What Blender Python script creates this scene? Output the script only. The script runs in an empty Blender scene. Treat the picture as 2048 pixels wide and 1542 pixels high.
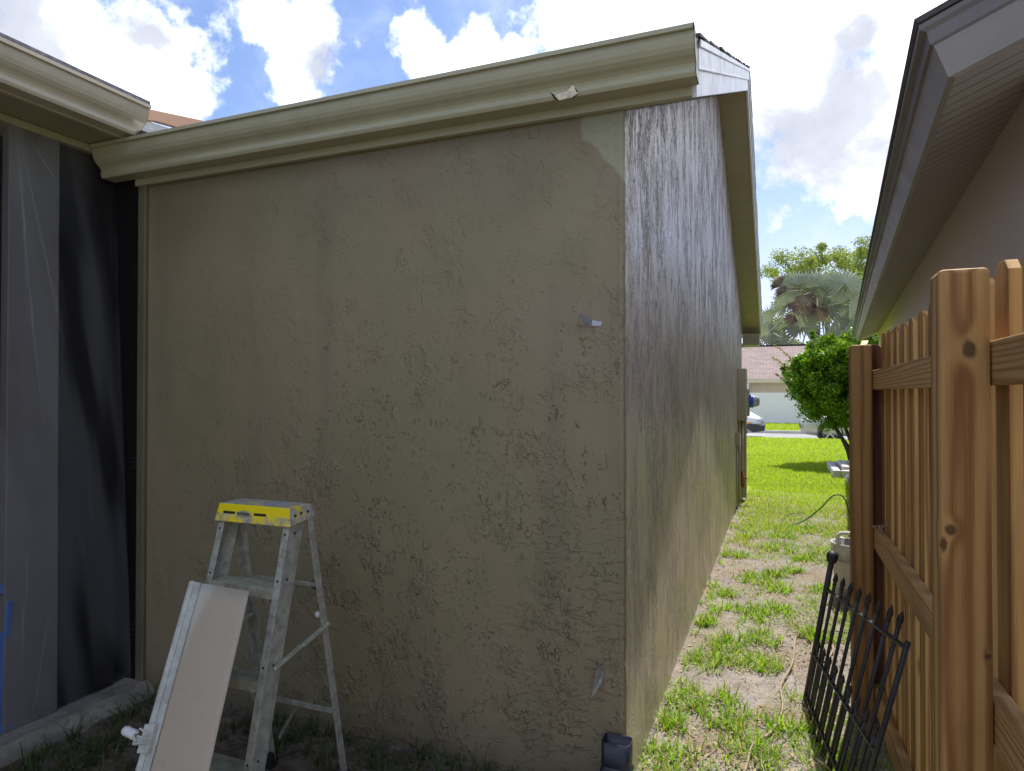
import bpy, bmesh, math, random
import numpy as np
from mathutils import Vector, Matrix, noise as mnoise
random.seed(7); rng = np.random.default_rng(7)
R = math.radians
SC = bpy.context.scene
COL = SC.collection

# ------------------------------------------------------------------ camera
cam = bpy.data.cameras.new('camera'); cam.sensor_width = 36.0; cam.lens = 36.0*1330/2048
cam.clip_start = 0.05; cam.clip_end = 2000
camo = bpy.data.objects.new('camera', cam); COL.objects.link(camo)
camo.location = (0, 0, 1.5); camo.rotation_euler = (R(90.689), 0, R(21.95))
SC.camera = camo
# ------------------------------------------------------------------ light
SUN_EL, SUN_AZ = 62.0, 10.0          # azimuth measured from +Y towards +X
SKY_K, SUN_K, EXPO = 0.11, 4.2, 0.62
sd = Vector((math.sin(R(SUN_AZ))*math.cos(R(SUN_EL)), math.cos(R(SUN_AZ))*math.cos(R(SUN_EL)), math.sin(R(SUN_EL))))
sun = bpy.data.lights.new('sun', 'SUN'); sun.energy = SUN_K; sun.angle = R(0.5); sun.color = (1.0, 0.955, 0.88)
suno = bpy.data.objects.new('sun', sun); COL.objects.link(suno)
suno.rotation_euler = (-sd).to_track_quat('-Z', 'Y').to_euler(); suno.location = (0, 0, 30)
SC.view_settings.view_transform = 'Standard'; SC.view_settings.look = 'None'
SC.view_settings.exposure = EXPO; SC.view_settings.gamma = 1.0
SC.view_settings.use_curve_mapping = False
SC.cycles.max_bounces = 6; SC.cycles.transparent_max_bounces = 8

# ------------------------------------------------------------------ node helper
class N:
    def __init__(s, tree): s.t = tree; s.n = tree.nodes; s.l = tree.links
    def _set(s, node, key, v):
        if v is None: return
        sock = node.inputs[key]
        if isinstance(v, bpy.types.NodeSocket): s.l.new(v, sock)
        elif isinstance(v, bpy.types.Node): s.l.new(v.outputs[0], sock)
        else:
            if isinstance(v, (tuple, list)) and len(v) == 3 and sock.type == 'RGBA': v = (*v, 1)
            sock.default_value = v
    def a(s, typ, ins=None, **at):
        nd = s.n.new(typ)
        for k, v in at.items(): setattr(nd, k, v)
        for k, v in (ins or {}).items(): s._set(nd, k, v)
        return nd
    def m(s, op, x, y=None, z=None, clamp=False):
        nd = s.n.new('ShaderNodeMath'); nd.operation = op; nd.use_clamp = clamp
        for i, v in enumerate((x, y, z)): s._set(nd, i, v)
        return nd.outputs[0]
    def vm(s, op, x, y=None, **k):
        nd = s.n.new('ShaderNodeVectorMath'); nd.operation = op
        s._set(nd, 0, x); s._set(nd, 1, y)
        if 'scale' in k: s._set(nd, 'Scale', k['scale'])
        return nd.outputs['Value'] if op in ('DISTANCE', 'LENGTH', 'DOT_PRODUCT') else nd.outputs[0]
    def noise(s, vec, scale, detail=3, rough=.5, dist=0.0):
        return s.a('ShaderNodeTexNoise', {'Vector': vec, 'Scale': scale, 'Detail': detail, 'Roughness': rough, 'Distortion': dist}).outputs['Fac']
    def sm(s, v, lo, hi, a=0.0, b=1.0):
        return s.a('ShaderNodeMapRange', {'Value': v, 'From Min': lo, 'From Max': hi, 'To Min': a, 'To Max': b}, interpolation_type='SMOOTHSTEP').outputs[0]
    def mix(s, f, c1, c2, bt='MIX'):
        nd = s.n.new('ShaderNodeMix'); nd.data_type = 'RGBA'; nd.blend_type = bt
        s._set(nd, 0, f); s._set(nd, 6, c1); s._set(nd, 7, c2)
        return nd.outputs[2]
    def stretch(s, vec, sc):
        return s.vm('MULTIPLY', vec, tuple(sc))
    def bump(s, h, strength=.5, dist=.01, normal=None):
        return s.a('ShaderNodeBump', {'Height': h, 'Strength': strength, 'Distance': dist, 'Normal': normal}).outputs[0]

def newmat(name):
    m = bpy.data.materials.new(name); m.use_nodes = True; m.node_tree.nodes.clear()
    n = N(m.node_tree)
    out = n.a('ShaderNodeOutputMaterial')
    return m, n, out
def princ(n, out, color, rough=.6, normal=None, metal=0.0, spec=.5, **kw):
    ins = {'Base Color': color, 'Roughness': rough, 'Metallic': metal, 'Specular IOR Level': spec}
    if normal is not None: ins['Normal'] = normal
    ins.update(kw)
    p = n.a('ShaderNodeBsdfPrincipled', ins)
    n.l.new(p.outputs[0], out.inputs['Surface']); return p
def plain(name, c, rough=.5, var=.12, scale=6, bump=.15, bscale=60, metal=0.0, spec=.5, dirt=None, bdist=.002):
    """a surface with gentle colour variation, grime and micro bump"""
    m, n, out = newmat(name)
    pos = n.a('ShaderNodeNewGeometry').outputs['Position']
    f = n.noise(pos, scale, 5, .6)
    c1 = tuple(x*(1-var) for x in c); c2 = tuple(min(1, x*(1+var)) for x in c)
    col = n.mix(n.sm(f, .3, .7), c1, c2)
    if dirt:
        col = n.mix(n.m('MULTIPLY', n.sm(n.noise(pos, scale*3.1, 6, .7), .5, .72), dirt[1]), col, dirt[0])
    b = n.bump(n.noise(pos, bscale, 3), bump, bdist)
    r = n.sm(n.noise(pos, scale*2, 4), .2, .8, max(0.02, rough-.08), min(1, rough+.1))
    princ(n, out, col, r, b, metal, spec); return m

# ------------------------------------------------------------------ world sky with clouds
w = bpy.data.worlds.new('World'); SC.world = w; w.use_nodes = True
w.node_tree.nodes.clear(); n = N(w.node_tree)
wo = n.a('ShaderNodeOutputWorld')
sky = n.a('ShaderNodeTexSky'); sky.sky_type = 'NISHITA'; sky.sun_disc = False
sky.sun_elevation = R(SUN_EL); sky.sun_rotation = R(SUN_AZ); sky.air_density = 1.0; sky.dust_density = 0.6; sky.ozone_density = 1.4
d = n.a('ShaderNodeTexCoord').outputs['Generated']
wn = n.a('ShaderNodeTexNoise', {'Vector': d, 'Scale': 9.0, 'Detail': 5.0, 'Roughness': .6})
warp = n.vm('SCALE', n.vm('SUBTRACT', wn.outputs['Color'], (.5, .5, .5)), scale=.10)
dw = n.vm('ADD', d, warp)
blobs = [(-0.7578,0.5048,0.4134,0.090),(-0.7160,0.5802,0.3881,0.088),(-0.7906,0.4933,0.3627,0.100),(-0.70,0.605,0.366,0.045),
 (-0.5946,0.6593,0.4602,0.056),(-0.5564,0.6882,0.4656,0.058),(-0.5891,0.6892,0.4221,0.050),
 (-0.4473,0.7655,0.4626,0.046),(-0.3761,0.8009,0.4559,0.050),(-0.3290,0.8271,0.4458,0.040),(-0.41,0.79,0.44,0.04),
 (-0.2358,0.8422,0.4849,0.082),(-0.1352,0.8626,0.4874,0.085),(-0.0331,0.8875,0.4597,0.11),(0.0693,0.8894,0.4518,0.11),
 (0.1583,0.8923,0.4228,0.11),(0.0250,0.9240,0.3905,0.105),(0.1060,0.9359,0.3461,0.115),(0.0420,0.9474,0.3239,0.088),
 (0.0970,0.9617,0.2463,0.034),(-0.0891,0.8407,0.5341,0.154),(-0.2637,0.7512,0.6059,0.10),(-0.4809,0.6280,0.6179,0.10),
 (0.10,0.895,0.435,0.10),(0.15,0.90,0.38,0.10),(0.27,0.86,0.42,0.16),(0.42,0.80,0.42,0.16),(0.5,0.6,0.6,0.2),(0.75,0.5,0.4,0.25),(-0.3,-0.7,0.6,0.3),(0.5,-0.7,0.5,0.3),(-0.85,-0.3,0.35,0.25),(0.1,-.3,.9,.2)]  # includes unseen clouds added to whiten the side wall's reflection
acc = None
for (x, y, z, r) in blobs:
    v = n.m('MULTIPLY_ADD', n.vm('DISTANCE', dw, (x, y, z)), -1.0/r, 1.0)
    acc = v if acc is None else n.m('SMOOTH_MAX', acc, v, .25)
acc = n.m('MAXIMUM', acc, -1.2)
fb = n.noise(d, 14.0, 9, .62)
fb2 = n.noise(d, 46.0, 6, .6)
field = n.m('ADD', acc, n.m('ADD', n.m('MULTIPLY', n.m('SUBTRACT', fb, .5), 1.8), n.m('MULTIPLY', n.m('SUBTRACT', fb2, .5), .7)))
mask = n.sm(field, -.05, .36)
thin = n.m('MULTIPLY', n.sm(n.noise(dw, 5.0, 8, .65), .48, .80), .35)       # faint veil
mask = n.m('MAXIMUM', mask, thin)
grey = None
for (x, y, z, r) in [(0.075,0.9359,0.3361,0.15),(0.03,0.935,0.355,0.09),(-0.7906,0.4733,0.41,0.10),(0.09,0.90,0.42,0.055),(-.70,.57,.42,.05),(-.545,.71,.445,.035)]:
    v = n.m('MULTIPLY_ADD', n.vm('DISTANCE', dw, (x, y, z)), -1.0/r, 1.0)
    grey = v if grey is None else n.m('SMOOTH_MAX', grey, v, .2)
gm = n.m('MULTIPLY', n.sm(n.m('ADD', grey, n.m('MULTIPLY', n.m('SUBTRACT', n.noise(dw, 11.0, 6, .55), .5), 1.6)), -.05, .75), .85)
edge = n.sm(field, .15, 1.1)
ccol = n.mix(edge, (8.0, 8.6, 10.0, 1), (13.5, 13.8, 14.5, 1))
ccol = n.mix(gm, ccol, (3.5, 3.7, 4.35, 1))
skyc = n.mix(1.0, sky.outputs[0], (.96, .98, 1.12, 1), 'MULTIPLY')
hz = n.a('ShaderNodeSeparateXYZ', {0: d}).outputs[2]
skyc = n.mix(n.sm(hz, .36, .05, 0, .85), skyc, (5.3, 5.8, 8.0, 1))
fin = n.mix(mask, skyc, ccol)
bg = n.a('ShaderNodeBackground', {'Color': fin, 'Strength': SKY_K})
n.l.new(bg.outputs[0], wo.inputs['Surface'])

# ------------------------------------------------------------------ object helpers
ORG = {}
def tag(o, label=None, cat=None, group=None, kind=None):
    if label: o['label'] = label
    if cat: o['category'] = cat
    if group: o['group'] = group
    if kind: o['kind'] = kind
    return o
def thing(name, label, cat, loc=(0, 0, 0), group=None):
    o = bpy.data.objects.new(name, None); COL.objects.link(o); o.empty_display_size = .2
    o.location = loc; ORG[o.name] = Vector(loc)
    return tag(o, label, cat, group)
def link(name, me, mat, parent, org, label=None):
    o = bpy.data.objects.new(name, me); COL.objects.link(o)
    ORG[o.name] = Vector(org)
    if parent is not None:
        o.parent = parent; o.location = Vector(org)-ORG[parent.name]
    else: o.location = org
    if mat is not None and not me.materials: me.materials.append(mat)
    if label: o['label'] = label
    return o
class MB:
    def __init__(s, xf=None): s.v = []; s.f = []; s.xf = xf
    def add(s, vs, fs):
        b = len(s.v)
        for p in vs:
            s.v.append(tuple(s.xf(*p)) if s.xf else tuple(p))
        s.f += [tuple(i+b for i in f) for f in fs]; return s
    def box(s, x0, x1, y0, y1, z0, z1):
        vs = [(x, y, z) for z in (z0, z1) for y in (y0, y1) for x in (x0, x1)]
        return s.add(vs, [(0, 2, 3, 1), (4, 5, 7, 6), (0, 1, 5, 4), (2, 6, 7, 3), (0, 4, 6, 2), (1, 3, 7, 5)])
    def prism(s, poly, axis, a, b):
        """poly: 2-D points in the two other axes (in x,y,z order), extruded along axis from a to b"""
        def P(u, v, t):
            return {0: (t, u, v), 1: (u, t, v), 2: (u, v, t)}[axis]
        k = len(poly)
        vs = [P(u, v, a) for u, v in poly]+[P(u, v, b) for u, v in poly]
        fs = [tuple(range(k))[::-1], tuple(range(k, 2*k))]+[(i, (i+1) % k, (i+1) % k+k, i+k) for i in range(k)]
        return s.add(vs, fs)
    def beam(s, p0, p1, w, h, up=(0, 0, 1)):
        p0, p1, up = Vector(p0), Vector(p1), Vector(up)
        dd = (p1-p0).normalized(); sx = dd.cross(up).normalized(); sy = sx.cross(dd).normalized()
        vs = [p+sx*a*w/2+sy*b*h/2 for p in (p0, p1) for a, b in ((-1, -1), (1, -1), (1, 1), (-1, 1))]
        return s.add(vs, [(3, 2, 1, 0), (4, 5, 6, 7), (0, 1, 5, 4), (1, 2, 6, 5), (2, 3, 7, 6), (3, 0, 4, 7)])
    def tube(s, pts, r, k=8, cap=True):
        pts = [Vector(p) for p in pts]; rs = r if isinstance(r, (list, tuple)) else [r]*len(pts)
        vs = []; fs = []; prev = None
        for i, p in enumerate(pts):
            t = (pts[min(i+1, len(pts)-1)]-pts[max(i-1, 0)]).normalized()
            if prev is None: a = t.orthogonal().normalized()
            else: a = (prev-t*prev.dot(t)).normalized()
            prev = a; b = t.cross(a)
            vs += [p+(a*math.cos(2*math.pi*j/k)+b*math.sin(2*math.pi*j/k))*rs[i] for j in range(k)]
        for i in range(len(pts)-1):
            for j in range(k):
                fs.append((i*k+j, i*k+(j+1) % k, (i+1)*k+(j+1) % k, (i+1)*k+j))
        if cap: fs += [tuple(range(k))[::-1], tuple(range((len(pts)-1)*k, len(pts)*k))]
        return s.add(vs, fs)
    def lathe(s, prof, c, k=20, ax=(0, 0, 1), sx=1, sy=1):
        """prof: (radius, height) pairs along axis"""
        ax = Vector(ax).normalized(); a = ax.orthogonal().normalized(); b = ax.cross(a); c = Vector(c)
        vs = []; fs = []
        for r, h in prof:
            vs += [c+ax*h+(a*math.cos(2*math.pi*j/k)*sx+b*math.sin(2*math.pi*j/k)*sy)*r for j in range(k)]
        for i in range(len(prof)-1):
            for j in range(k): fs.append((i*k+j, i*k+(j+1) % k, (i+1)*k+(j+1) % k, (i+1)*k+j))
        return s.add(vs, fs)
    def ball(s, c, r, k=14, m=8):
        return s.lathe([(max(1e-4, math.sin(math.pi*i/m))*r, -math.cos(math.pi*i/m)*r) for i in range(m+1)], c, k)
    def build(s, name, mat, parent=None, org=None, bevel=0, smooth=False, label=None, seg=2):
        if org is None: org = ORG[parent.name] if parent is not None else (0, 0, 0)
        org = Vector(org)
        me = bpy.data.meshes.new(name)
        me.from_pydata([(x-org.x, y-org.y, z-org.z) for x, y, z in s.v], [], s.f)
        bm = bmesh.new(); bm.from_mesh(me)
        if getattr(s, 'weld', False): bmesh.ops.remove_doubles(bm, verts=bm.verts, dist=1e-5)
        bmesh.ops.recalc_face_normals(bm, faces=bm.faces); bm.to_mesh(me); bm.free()
        if smooth:
            me.polygons.foreach_set('use_smooth', [True]*len(me.polygons))
        o = link(name, me, mat, parent, org, label)
        if bevel:
            md = o.modifiers.new('bevel', 'BEVEL'); md.width = bevel; md.segments = seg; md.limit_method = 'ANGLE'; md.angle_limit = R(40)
        return o
def quads(name, V, mat, parent=None, org=(0, 0, 0), label=None, smooth=False):
    """V: (n, 4, 3) array of separate quads -> one mesh"""
    V = np.asarray(V, dtype=np.float32); k = V.shape[0]
    me = bpy.data.meshes.new(name)
    me.vertices.add(k*4); me.loops.add(k*4); me.polygons.add(k)
    me.vertices.foreach_set('co', (V-np.array(org, dtype=np.float32)).reshape(-1))
    me.loops.foreach_set('vertex_index', np.arange(k*4, dtype=np.int32))
    me.polygons.foreach_set('loop_start', np.arange(0, k*4, 4, dtype=np.int32))
    me.polygons.foreach_set('loop_total', np.full(k, 4, dtype=np.int32))
    me.update(); me.validate()
    return link(name, me, mat, parent, org, label)
def text_mesh(body, size, extrude):
    cu = bpy.data.curves.new('lettering', 'FONT'); cu.body = body; cu.size = size; cu.extrude = extrude
    cu.align_x = 'CENTER'; cu.align_y = 'CENTER'
    o = bpy.data.objects.new('lettering', cu); COL.objects.link(o)
    bpy.context.view_layer.update()
    me = bpy.data.meshes.new_from_object(o.evaluated_get(bpy.context.evaluated_depsgraph_get()))
    bpy.data.objects.remove(o); return me
def fnz(x, y, z=0.0): return mnoise.noise(Vector((x, y, z)))

# ------------------------------------------------------------------ materials
def stucco_front():
    m, n, out = newmat('stucco_front_paint')
    pos = n.a('ShaderNodeNewGeometry').outputs['Position']
    wv = n.vm('SCALE', n.vm('SUBTRACT', n.a('ShaderNodeTexNoise', {'Vector': pos, 'Scale': 16.0, 'Detail': 3.0}).outputs['Color'], (.5, .5, .5)), scale=.03)
    p = n.vm('ADD', pos, wv)
    sp = n.a('ShaderNodeSeparateXYZ', {0: pos})
    lower = n.sm(sp.outputs[2], 2.3, .9)                          # rougher towards the ground
    right = n.sm(sp.outputs[0], -2.9, -1.7)
    big = n.m('MULTIPLY', n.m('ADD', .30, n.m('MULTIPLY', lower, .7)), n.m('ADD', .35, n.m('MULTIPLY', right, .65)))
    fine = n.noise(n.stretch(p, (1, 1, .8)), 30.0, 3, .55)
    crk = n.m('SUBTRACT', 1.0, n.sm(n.m('ABSOLUTE', n.m('SUBTRACT', fine, .5)), 0.0, .030))
    fine2 = n.noise(n.stretch(p, (.8, 1, 1.1)), 75.0, 2, .5)
    crk2 = n.m('SUBTRACT', 1.0, n.sm(n.m('ABSOLUTE', n.m('SUBTRACT', fine2, .5)), 0.0, .05))
    lumps = n.m('MULTIPLY', n.sm(fine, .50, .56), .6)
    patch = n.m('MULTIPLY', n.sm(n.noise(n.stretch(pos, (1, 1, .75)), 8.0, 4, .65), .45, .60), n.sm(n.noise(pos, 1.9, 3, .5), .30, .58))
    patch = n.m('MULTIPLY', patch, big)
    mid = n.noise(n.stretch(p, (1, 1, .6)), 5.2, 4, .72)
    line = n.m('SUBTRACT', 1.0, n.sm(n.m('ABSOLUTE', n.m('SUBTRACT', mid, .5)), 0.0, .008))
    line = n.m('MULTIPLY', line, n.sm(n.noise(pos, 4.5, 3), .50, .60))
    line = n.m('MULTIPLY', line, big)
    crk = n.m('MULTIPLY', n.m('MAXIMUM', n.m('MULTIPLY', crk, n.sm(n.noise(pos, 21.0, 2), .48, .58)), n.m('MULTIPLY', crk2, .45)), .8)
    plateau = n.m('MULTIPLY', n.sm(n.noise(n.stretch(p, (1, 1, .8)), 13.0, 4, .6), .5, .53), .7)
    # horizontal trowel drags near the corner
    drag = n.sm(n.noise(n.vm('MULTIPLY', p, (9, 9, 42)), 1.0, 4, .6), .56, .62)
    drag = n.m('MULTIPLY', drag, n.m('MULTIPLY', n.sm(sp.outputs[0], -1.25, -.75), n.sm(sp.outputs[2], 1.1, .8)))
    fleck = n.m('MULTIPLY', n.sm(n.noise(n.stretch(p, (1, 1, .9)), 48.0, 2, .5), .60, .66), n.sm(n.noise(pos, 6.0, 3), .42, .60))
    h = n.m('ADD', n.m('MULTIPLY', plateau, n.m('MULTIPLY', patch, .7)), n.m('MULTIPLY', n.m('MULTIPLY', n.m('SUBTRACT', lumps, n.m('MULTIPLY', crk, .5)), patch), .8))
    h = n.m('SUBTRACT', h, n.m('MULTIPLY', n.m('MULTIPLY', fleck, big), .6))
    h = n.m('ADD', h, n.m('MULTIPLY', n.m('MULTIPLY', line, n.sm(n.noise(pos, 15.0, 2), .5, .56)), .9)); h = n.m('ADD', h, n.m('MULTIPLY', drag, .35))
    h = n.m('ADD', h, n.m('MULTIPLY', n.noise(pos, 160.0, 2), .10))
    h = n.m('ADD', h, n.m('MULTIPLY', n.noise(pos, 5.0, 2), .8))
    b = n.bump(h, 1.0, .0085)
    base = n.mix(n.sm(n.noise(pos, 1.3, 5, .6), .40, .60), (.238, .207, .114), (.268, .216, .126))
    base = n.mix(n.sm(n.noise(n.stretch(pos, (5, 5, .7)), 1.0, 4, .6), .5, .75, 0, .35), base, (.15, .135, .095))
    base = n.mix(n.m('MULTIPLY', n.m('MAXIMUM', n.m('MULTIPLY', crk, patch), line), .10), base, (.10, .085, .055))  # faint shadow lines of the relief painted into the colour
    # dry pale patch of old paint by the upper corner
    pw = n.a('ShaderNodeSeparateXYZ', {0: n.vm('ADD', pos, n.vm('SCALE', n.vm('SUBTRACT', n.a('ShaderNodeTexNoise', {'Vector': pos, 'Scale': 11.0, 'Detail': 3.0}).outputs['Color'], (.5, .5, .5)), scale=.07))})
    f1 = n.m('SUBTRACT', pw.outputs[2], n.m('MULTIPLY_ADD', n.m('SUBTRACT', -.556, pw.outputs[0]), 1.15, 2.32))
    dp = n.m('MINIMUM', f1, n.m('ADD', pw.outputs[0], .700))
    base = n.mix(n.sm(dp, -.004, .016), base, (.37, .36, .235))
    # uneven darker band just under the fascia
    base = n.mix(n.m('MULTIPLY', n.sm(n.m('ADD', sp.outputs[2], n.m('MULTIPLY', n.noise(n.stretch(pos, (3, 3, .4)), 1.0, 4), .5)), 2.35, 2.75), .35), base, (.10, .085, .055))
    splash = n.sm(n.m('ADD', sp.outputs[2], n.m('MULTIPLY', n.noise(pos, 9, 4), .25)), .32, .14)
    base = n.mix(n.m('MULTIPLY', splash, .5), base, (.13, .10, .07))
    princ(n, out, base, n.sm(n.noise(pos, 3.0, 3), .3, .7, .42, .62), b, 0, .45); return m
def stucco_side():
    m, n, out = newmat('stucco_side_wet_paint')
    pos = n.a('ShaderNodeNewGeometry').outputs['Position']
    wv = n.vm('SCALE', n.vm('SUBTRACT', n.a('ShaderNodeTexNoise', {'Vector': pos, 'Scale': 12.0, 'Detail': 2.0}).outputs['Color'], (.5, .5, .5)), scale=.02)
    p = n.vm('ADD', pos, wv)
    sp = n.a('ShaderNodeSeparateXYZ', {0: pos})
    up = n.sm(sp.outputs[2], .6, 3.0)
    r1 = n.noise(n.stretch(p, (1, 1, .26)), 9.5, 6, .74)
    l1 = n.m('SUBTRACT', 1.0, n.sm(n.m('ABSOLUTE', n.m('SUBTRACT', r1, .5)), .010, .028))
    r2 = n.noise(n.stretch(p, (1, 1, .30)), 26.0, 5, .72)
    l2 = n.m('SUBTRACT', 1.0, n.sm(n.m('ABSOLUTE', n.m('SUBTRACT', r2, .5)), .010, .045))
    dens = n.sm(n.noise(n.stretch(pos, (1, 1, .45)), 3.4, 4, .6), .44, .60)
    dens2 = n.sm(n.noise(n.stretch(pos, (1, 1, .5)), 6.5, 4, .6), .46, .60)
    groove = n.m('MAXIMUM', n.m('MULTIPLY', l1, dens), n.m('MULTIPLY', l2, dens2))
    groove = n.m('MULTIPLY', groove, n.m('ADD', .45, n.m('MULTIPLY', up, .55)))
    speck = n.m('MULTIPLY', n.sm(n.noise(n.stretch(p, (.8, .8, 1.1)), 70.0, 3, .6), .54, .64), n.sm(n.noise(n.stretch(pos, (1, 1, .5)), 5.0, 3), .40, .56))
    h = n.m('SUBTRACT', n.m('MULTIPLY', n.noise(n.stretch(p, (1, 1, .35)), 6.0, 2), .5), groove)
    h = n.m('ADD', h, n.m('MULTIPLY', speck, .8))
    b = n.bump(h, .8, .010)
    base = n.mix(n.sm(n.noise(pos, 1.1, 4), .35, .65), (.50, .415, .315), (.54, .43, .35))
    base = n.mix(n.m('MULTIPLY', groove, .85), base, (.085, .06, .042))  # crevices that catch no sky light are painted dark in the colour
    rough = n.sm(n.noise(n.stretch(pos, (1, 1, .3)), 9.0, 3), .3, .7, .30, .46)
    rough = n.m('ADD', rough, n.m('MULTIPLY', groove, .35))
    princ(n, out, base, rough, b, 0, .95); return m
M = {}
M['front'] = stucco_front(); M['side'] = stucco_side()
M['trim'] = plain('olive_beige_gutter_paint', (.37, .355, .228), .38, .05, 3, .08, 90, dirt=((.30, .27, .17), .35))
M['trim_soffit'] = plain('olive_soffit_paint', (.31, .285, .18), .5, .06, 3, .12, 90)
M['cream'] = plain('cream_gutter_paint', (.50, .445, .33), .35, .05, 3, .06, 90, dirt=((.40, .34, .24), .3))
M['white_trim'] = plain('white_rake_paint', (.74, .74, .74), .32, .04, 4, .1, 50, dirt=((.5, .48, .46), .35))
M['peach'] = plain('peach_trim_paint', (.66, .38, .24), .5, .05, 3, .05, 80)
M['rawwood'] = plain('torn_raw_wood', (.62, .54, .42), .8, .3, 40, .8, 120, bdist=.004)
M['dark'] = plain('dark_gap', (.02, .018, .015), .9, .2, 5)
M['rust'] = plain('rusty_iron', (.30, .10, .03), .85, .4, 30, .6, 100)
M['box'] = plain('beige_utility_paint', (.42, .37, .26), .45, .06, 4, .1, 60)
M['concrete'] = plain('old_concrete', (.24, .215, .175), .9, .28, 7, .9, 45, dirt=((.09, .10, .04), .8), bdist=.006)
M['alum'] = plain('paint_spattered_aluminium', (.36, .365, .31), .45, .28, 30, .35, 80, metal=.2, dirt=((.56, .50, .38), .8))
M['alum_green'] = plain('weathered_aluminium_edge', (.37, .375, .27), .45, .25, 25, .35, 80, metal=.2, dirt=((.58, .55, .44), .7))
M['shield'] = plain('beige_dried_paint_sheet', (.50, .42, .33), .45, .07, 5, .15, 40, dirt=((.60, .56, .48), .35))
M['shield_edge'] = plain('white_splashed_paint', (.45, .455, .39), .5, .18, 20, .5, 70, dirt=((.35, .35, .30), .5))
M['white_plastic'] = plain('white_plastic', (.75, .75, .72), .35, .08, 12, .1, 50, dirt=((.5, .46, .40), .4))
M['black_pipe'] = plain('black_corrugated_plastic', (.012, .015, .028), .38, .25, 15, .2, 70, dirt=((.05, .045, .04), .25))
M['iron'] = plain('black_painted_iron', (.018, .017, .019), .5, .3, 60, .4, 140, dirt=((.06, .045, .035), .5))
M['steel_strap'] = plain('bent_galvanised_strap', (.38, .40, .43), .35, .15, 40, .2, 90, metal=.7)
M['blue'] = plain('blue_fibreglass', (.03, .11, .34), .5, .1, 10)
M['post_grey'] = plain('grey_patio_post', (.118, .108, .100), .6, .05, 5)
M['house_r'] = None
M['vinyl'] = plain('white_vinyl', (.80, .765, .83), .4, .02, 3, .03, 30)
M['far_wall'] = plain('cream_far_wall', (.60, .53, .38), .8, .05, 2)
M['asphalt'] = plain('pale_street', (.30, .29, .285), .9, .15, 2, .5, 120, dirt=((.17, .165, .165), .5))
M['kerb'] = plain('kerb_concrete', (.50, .49, .46), .9, .1, 3, .4, 60)
M['tray'] = plain('grey_resin', (.50, .48, .46), .6, .08, 8, .2, 60, dirt=((.30, .28, .25), .4))
M['tyre'] = plain('tyre_rubber', (.02, .02, .02), .8, .2, 20)
M['rim'] = plain('alloy_rim', (.55, .56, .58), .3, .05, 20, .02, 50, metal=.8)
M['glassdark'] = plain('car_glass', (.02, .025, .03), .06, .05, 2, 0, 10)
M['car_white'] = plain('white_car_paint', (.80, .80, .80), .2, .02, 1, 0, 10)
M['car_silver'] = plain('silver_car_paint', (.50, .47, .44), .28, .03, 1, 0, 10, metal=.3)
M['car_black'] = plain('black_bumper_plastic', (.04, .042, .05), .5, .1, 8)
M['lamp_glass'] = plain('headlamp_glass', (.55, .56, .60), .1, .3, 30, 0, 10)
M['amber'] = plain('amber_marker', (.75, .28, .05), .3, .1, 10)
M['bark'] = plain('dark_bark', (.075, .06, .048), .9, .35, 25, .9, 60, bdist=.01)
M['bark_grey'] = plain('grey_bark', (.20, .18, .15), .9, .3, 8, .9, 40, bdist=.02)
M['wire'] = plain('green_wire', (.06, .15, .04), .5, .1, 10)
M['hose'] = plain('tan_cord', (.33, .255, .165), .6, .2, 10)
M['string'] = plain('pale_string', (.75, .75, .70), .8, .1, 10)
M['tag'] = plain('yellow_tag', (.80, .62, .22), .6, .1, 20)
M['blue_cap'] = plain('blue_meter_cover', (.02, .12, .62), .4, .1, 10)

def glassy(name):
    m, n, out = newmat(name)
    princ(n, out, (.55, .58, .58), .12, None, 0, .8, **{'Transmission Weight': .35}); return m
M['meter_glass'] = glassy('meter_dome_glass')

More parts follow.
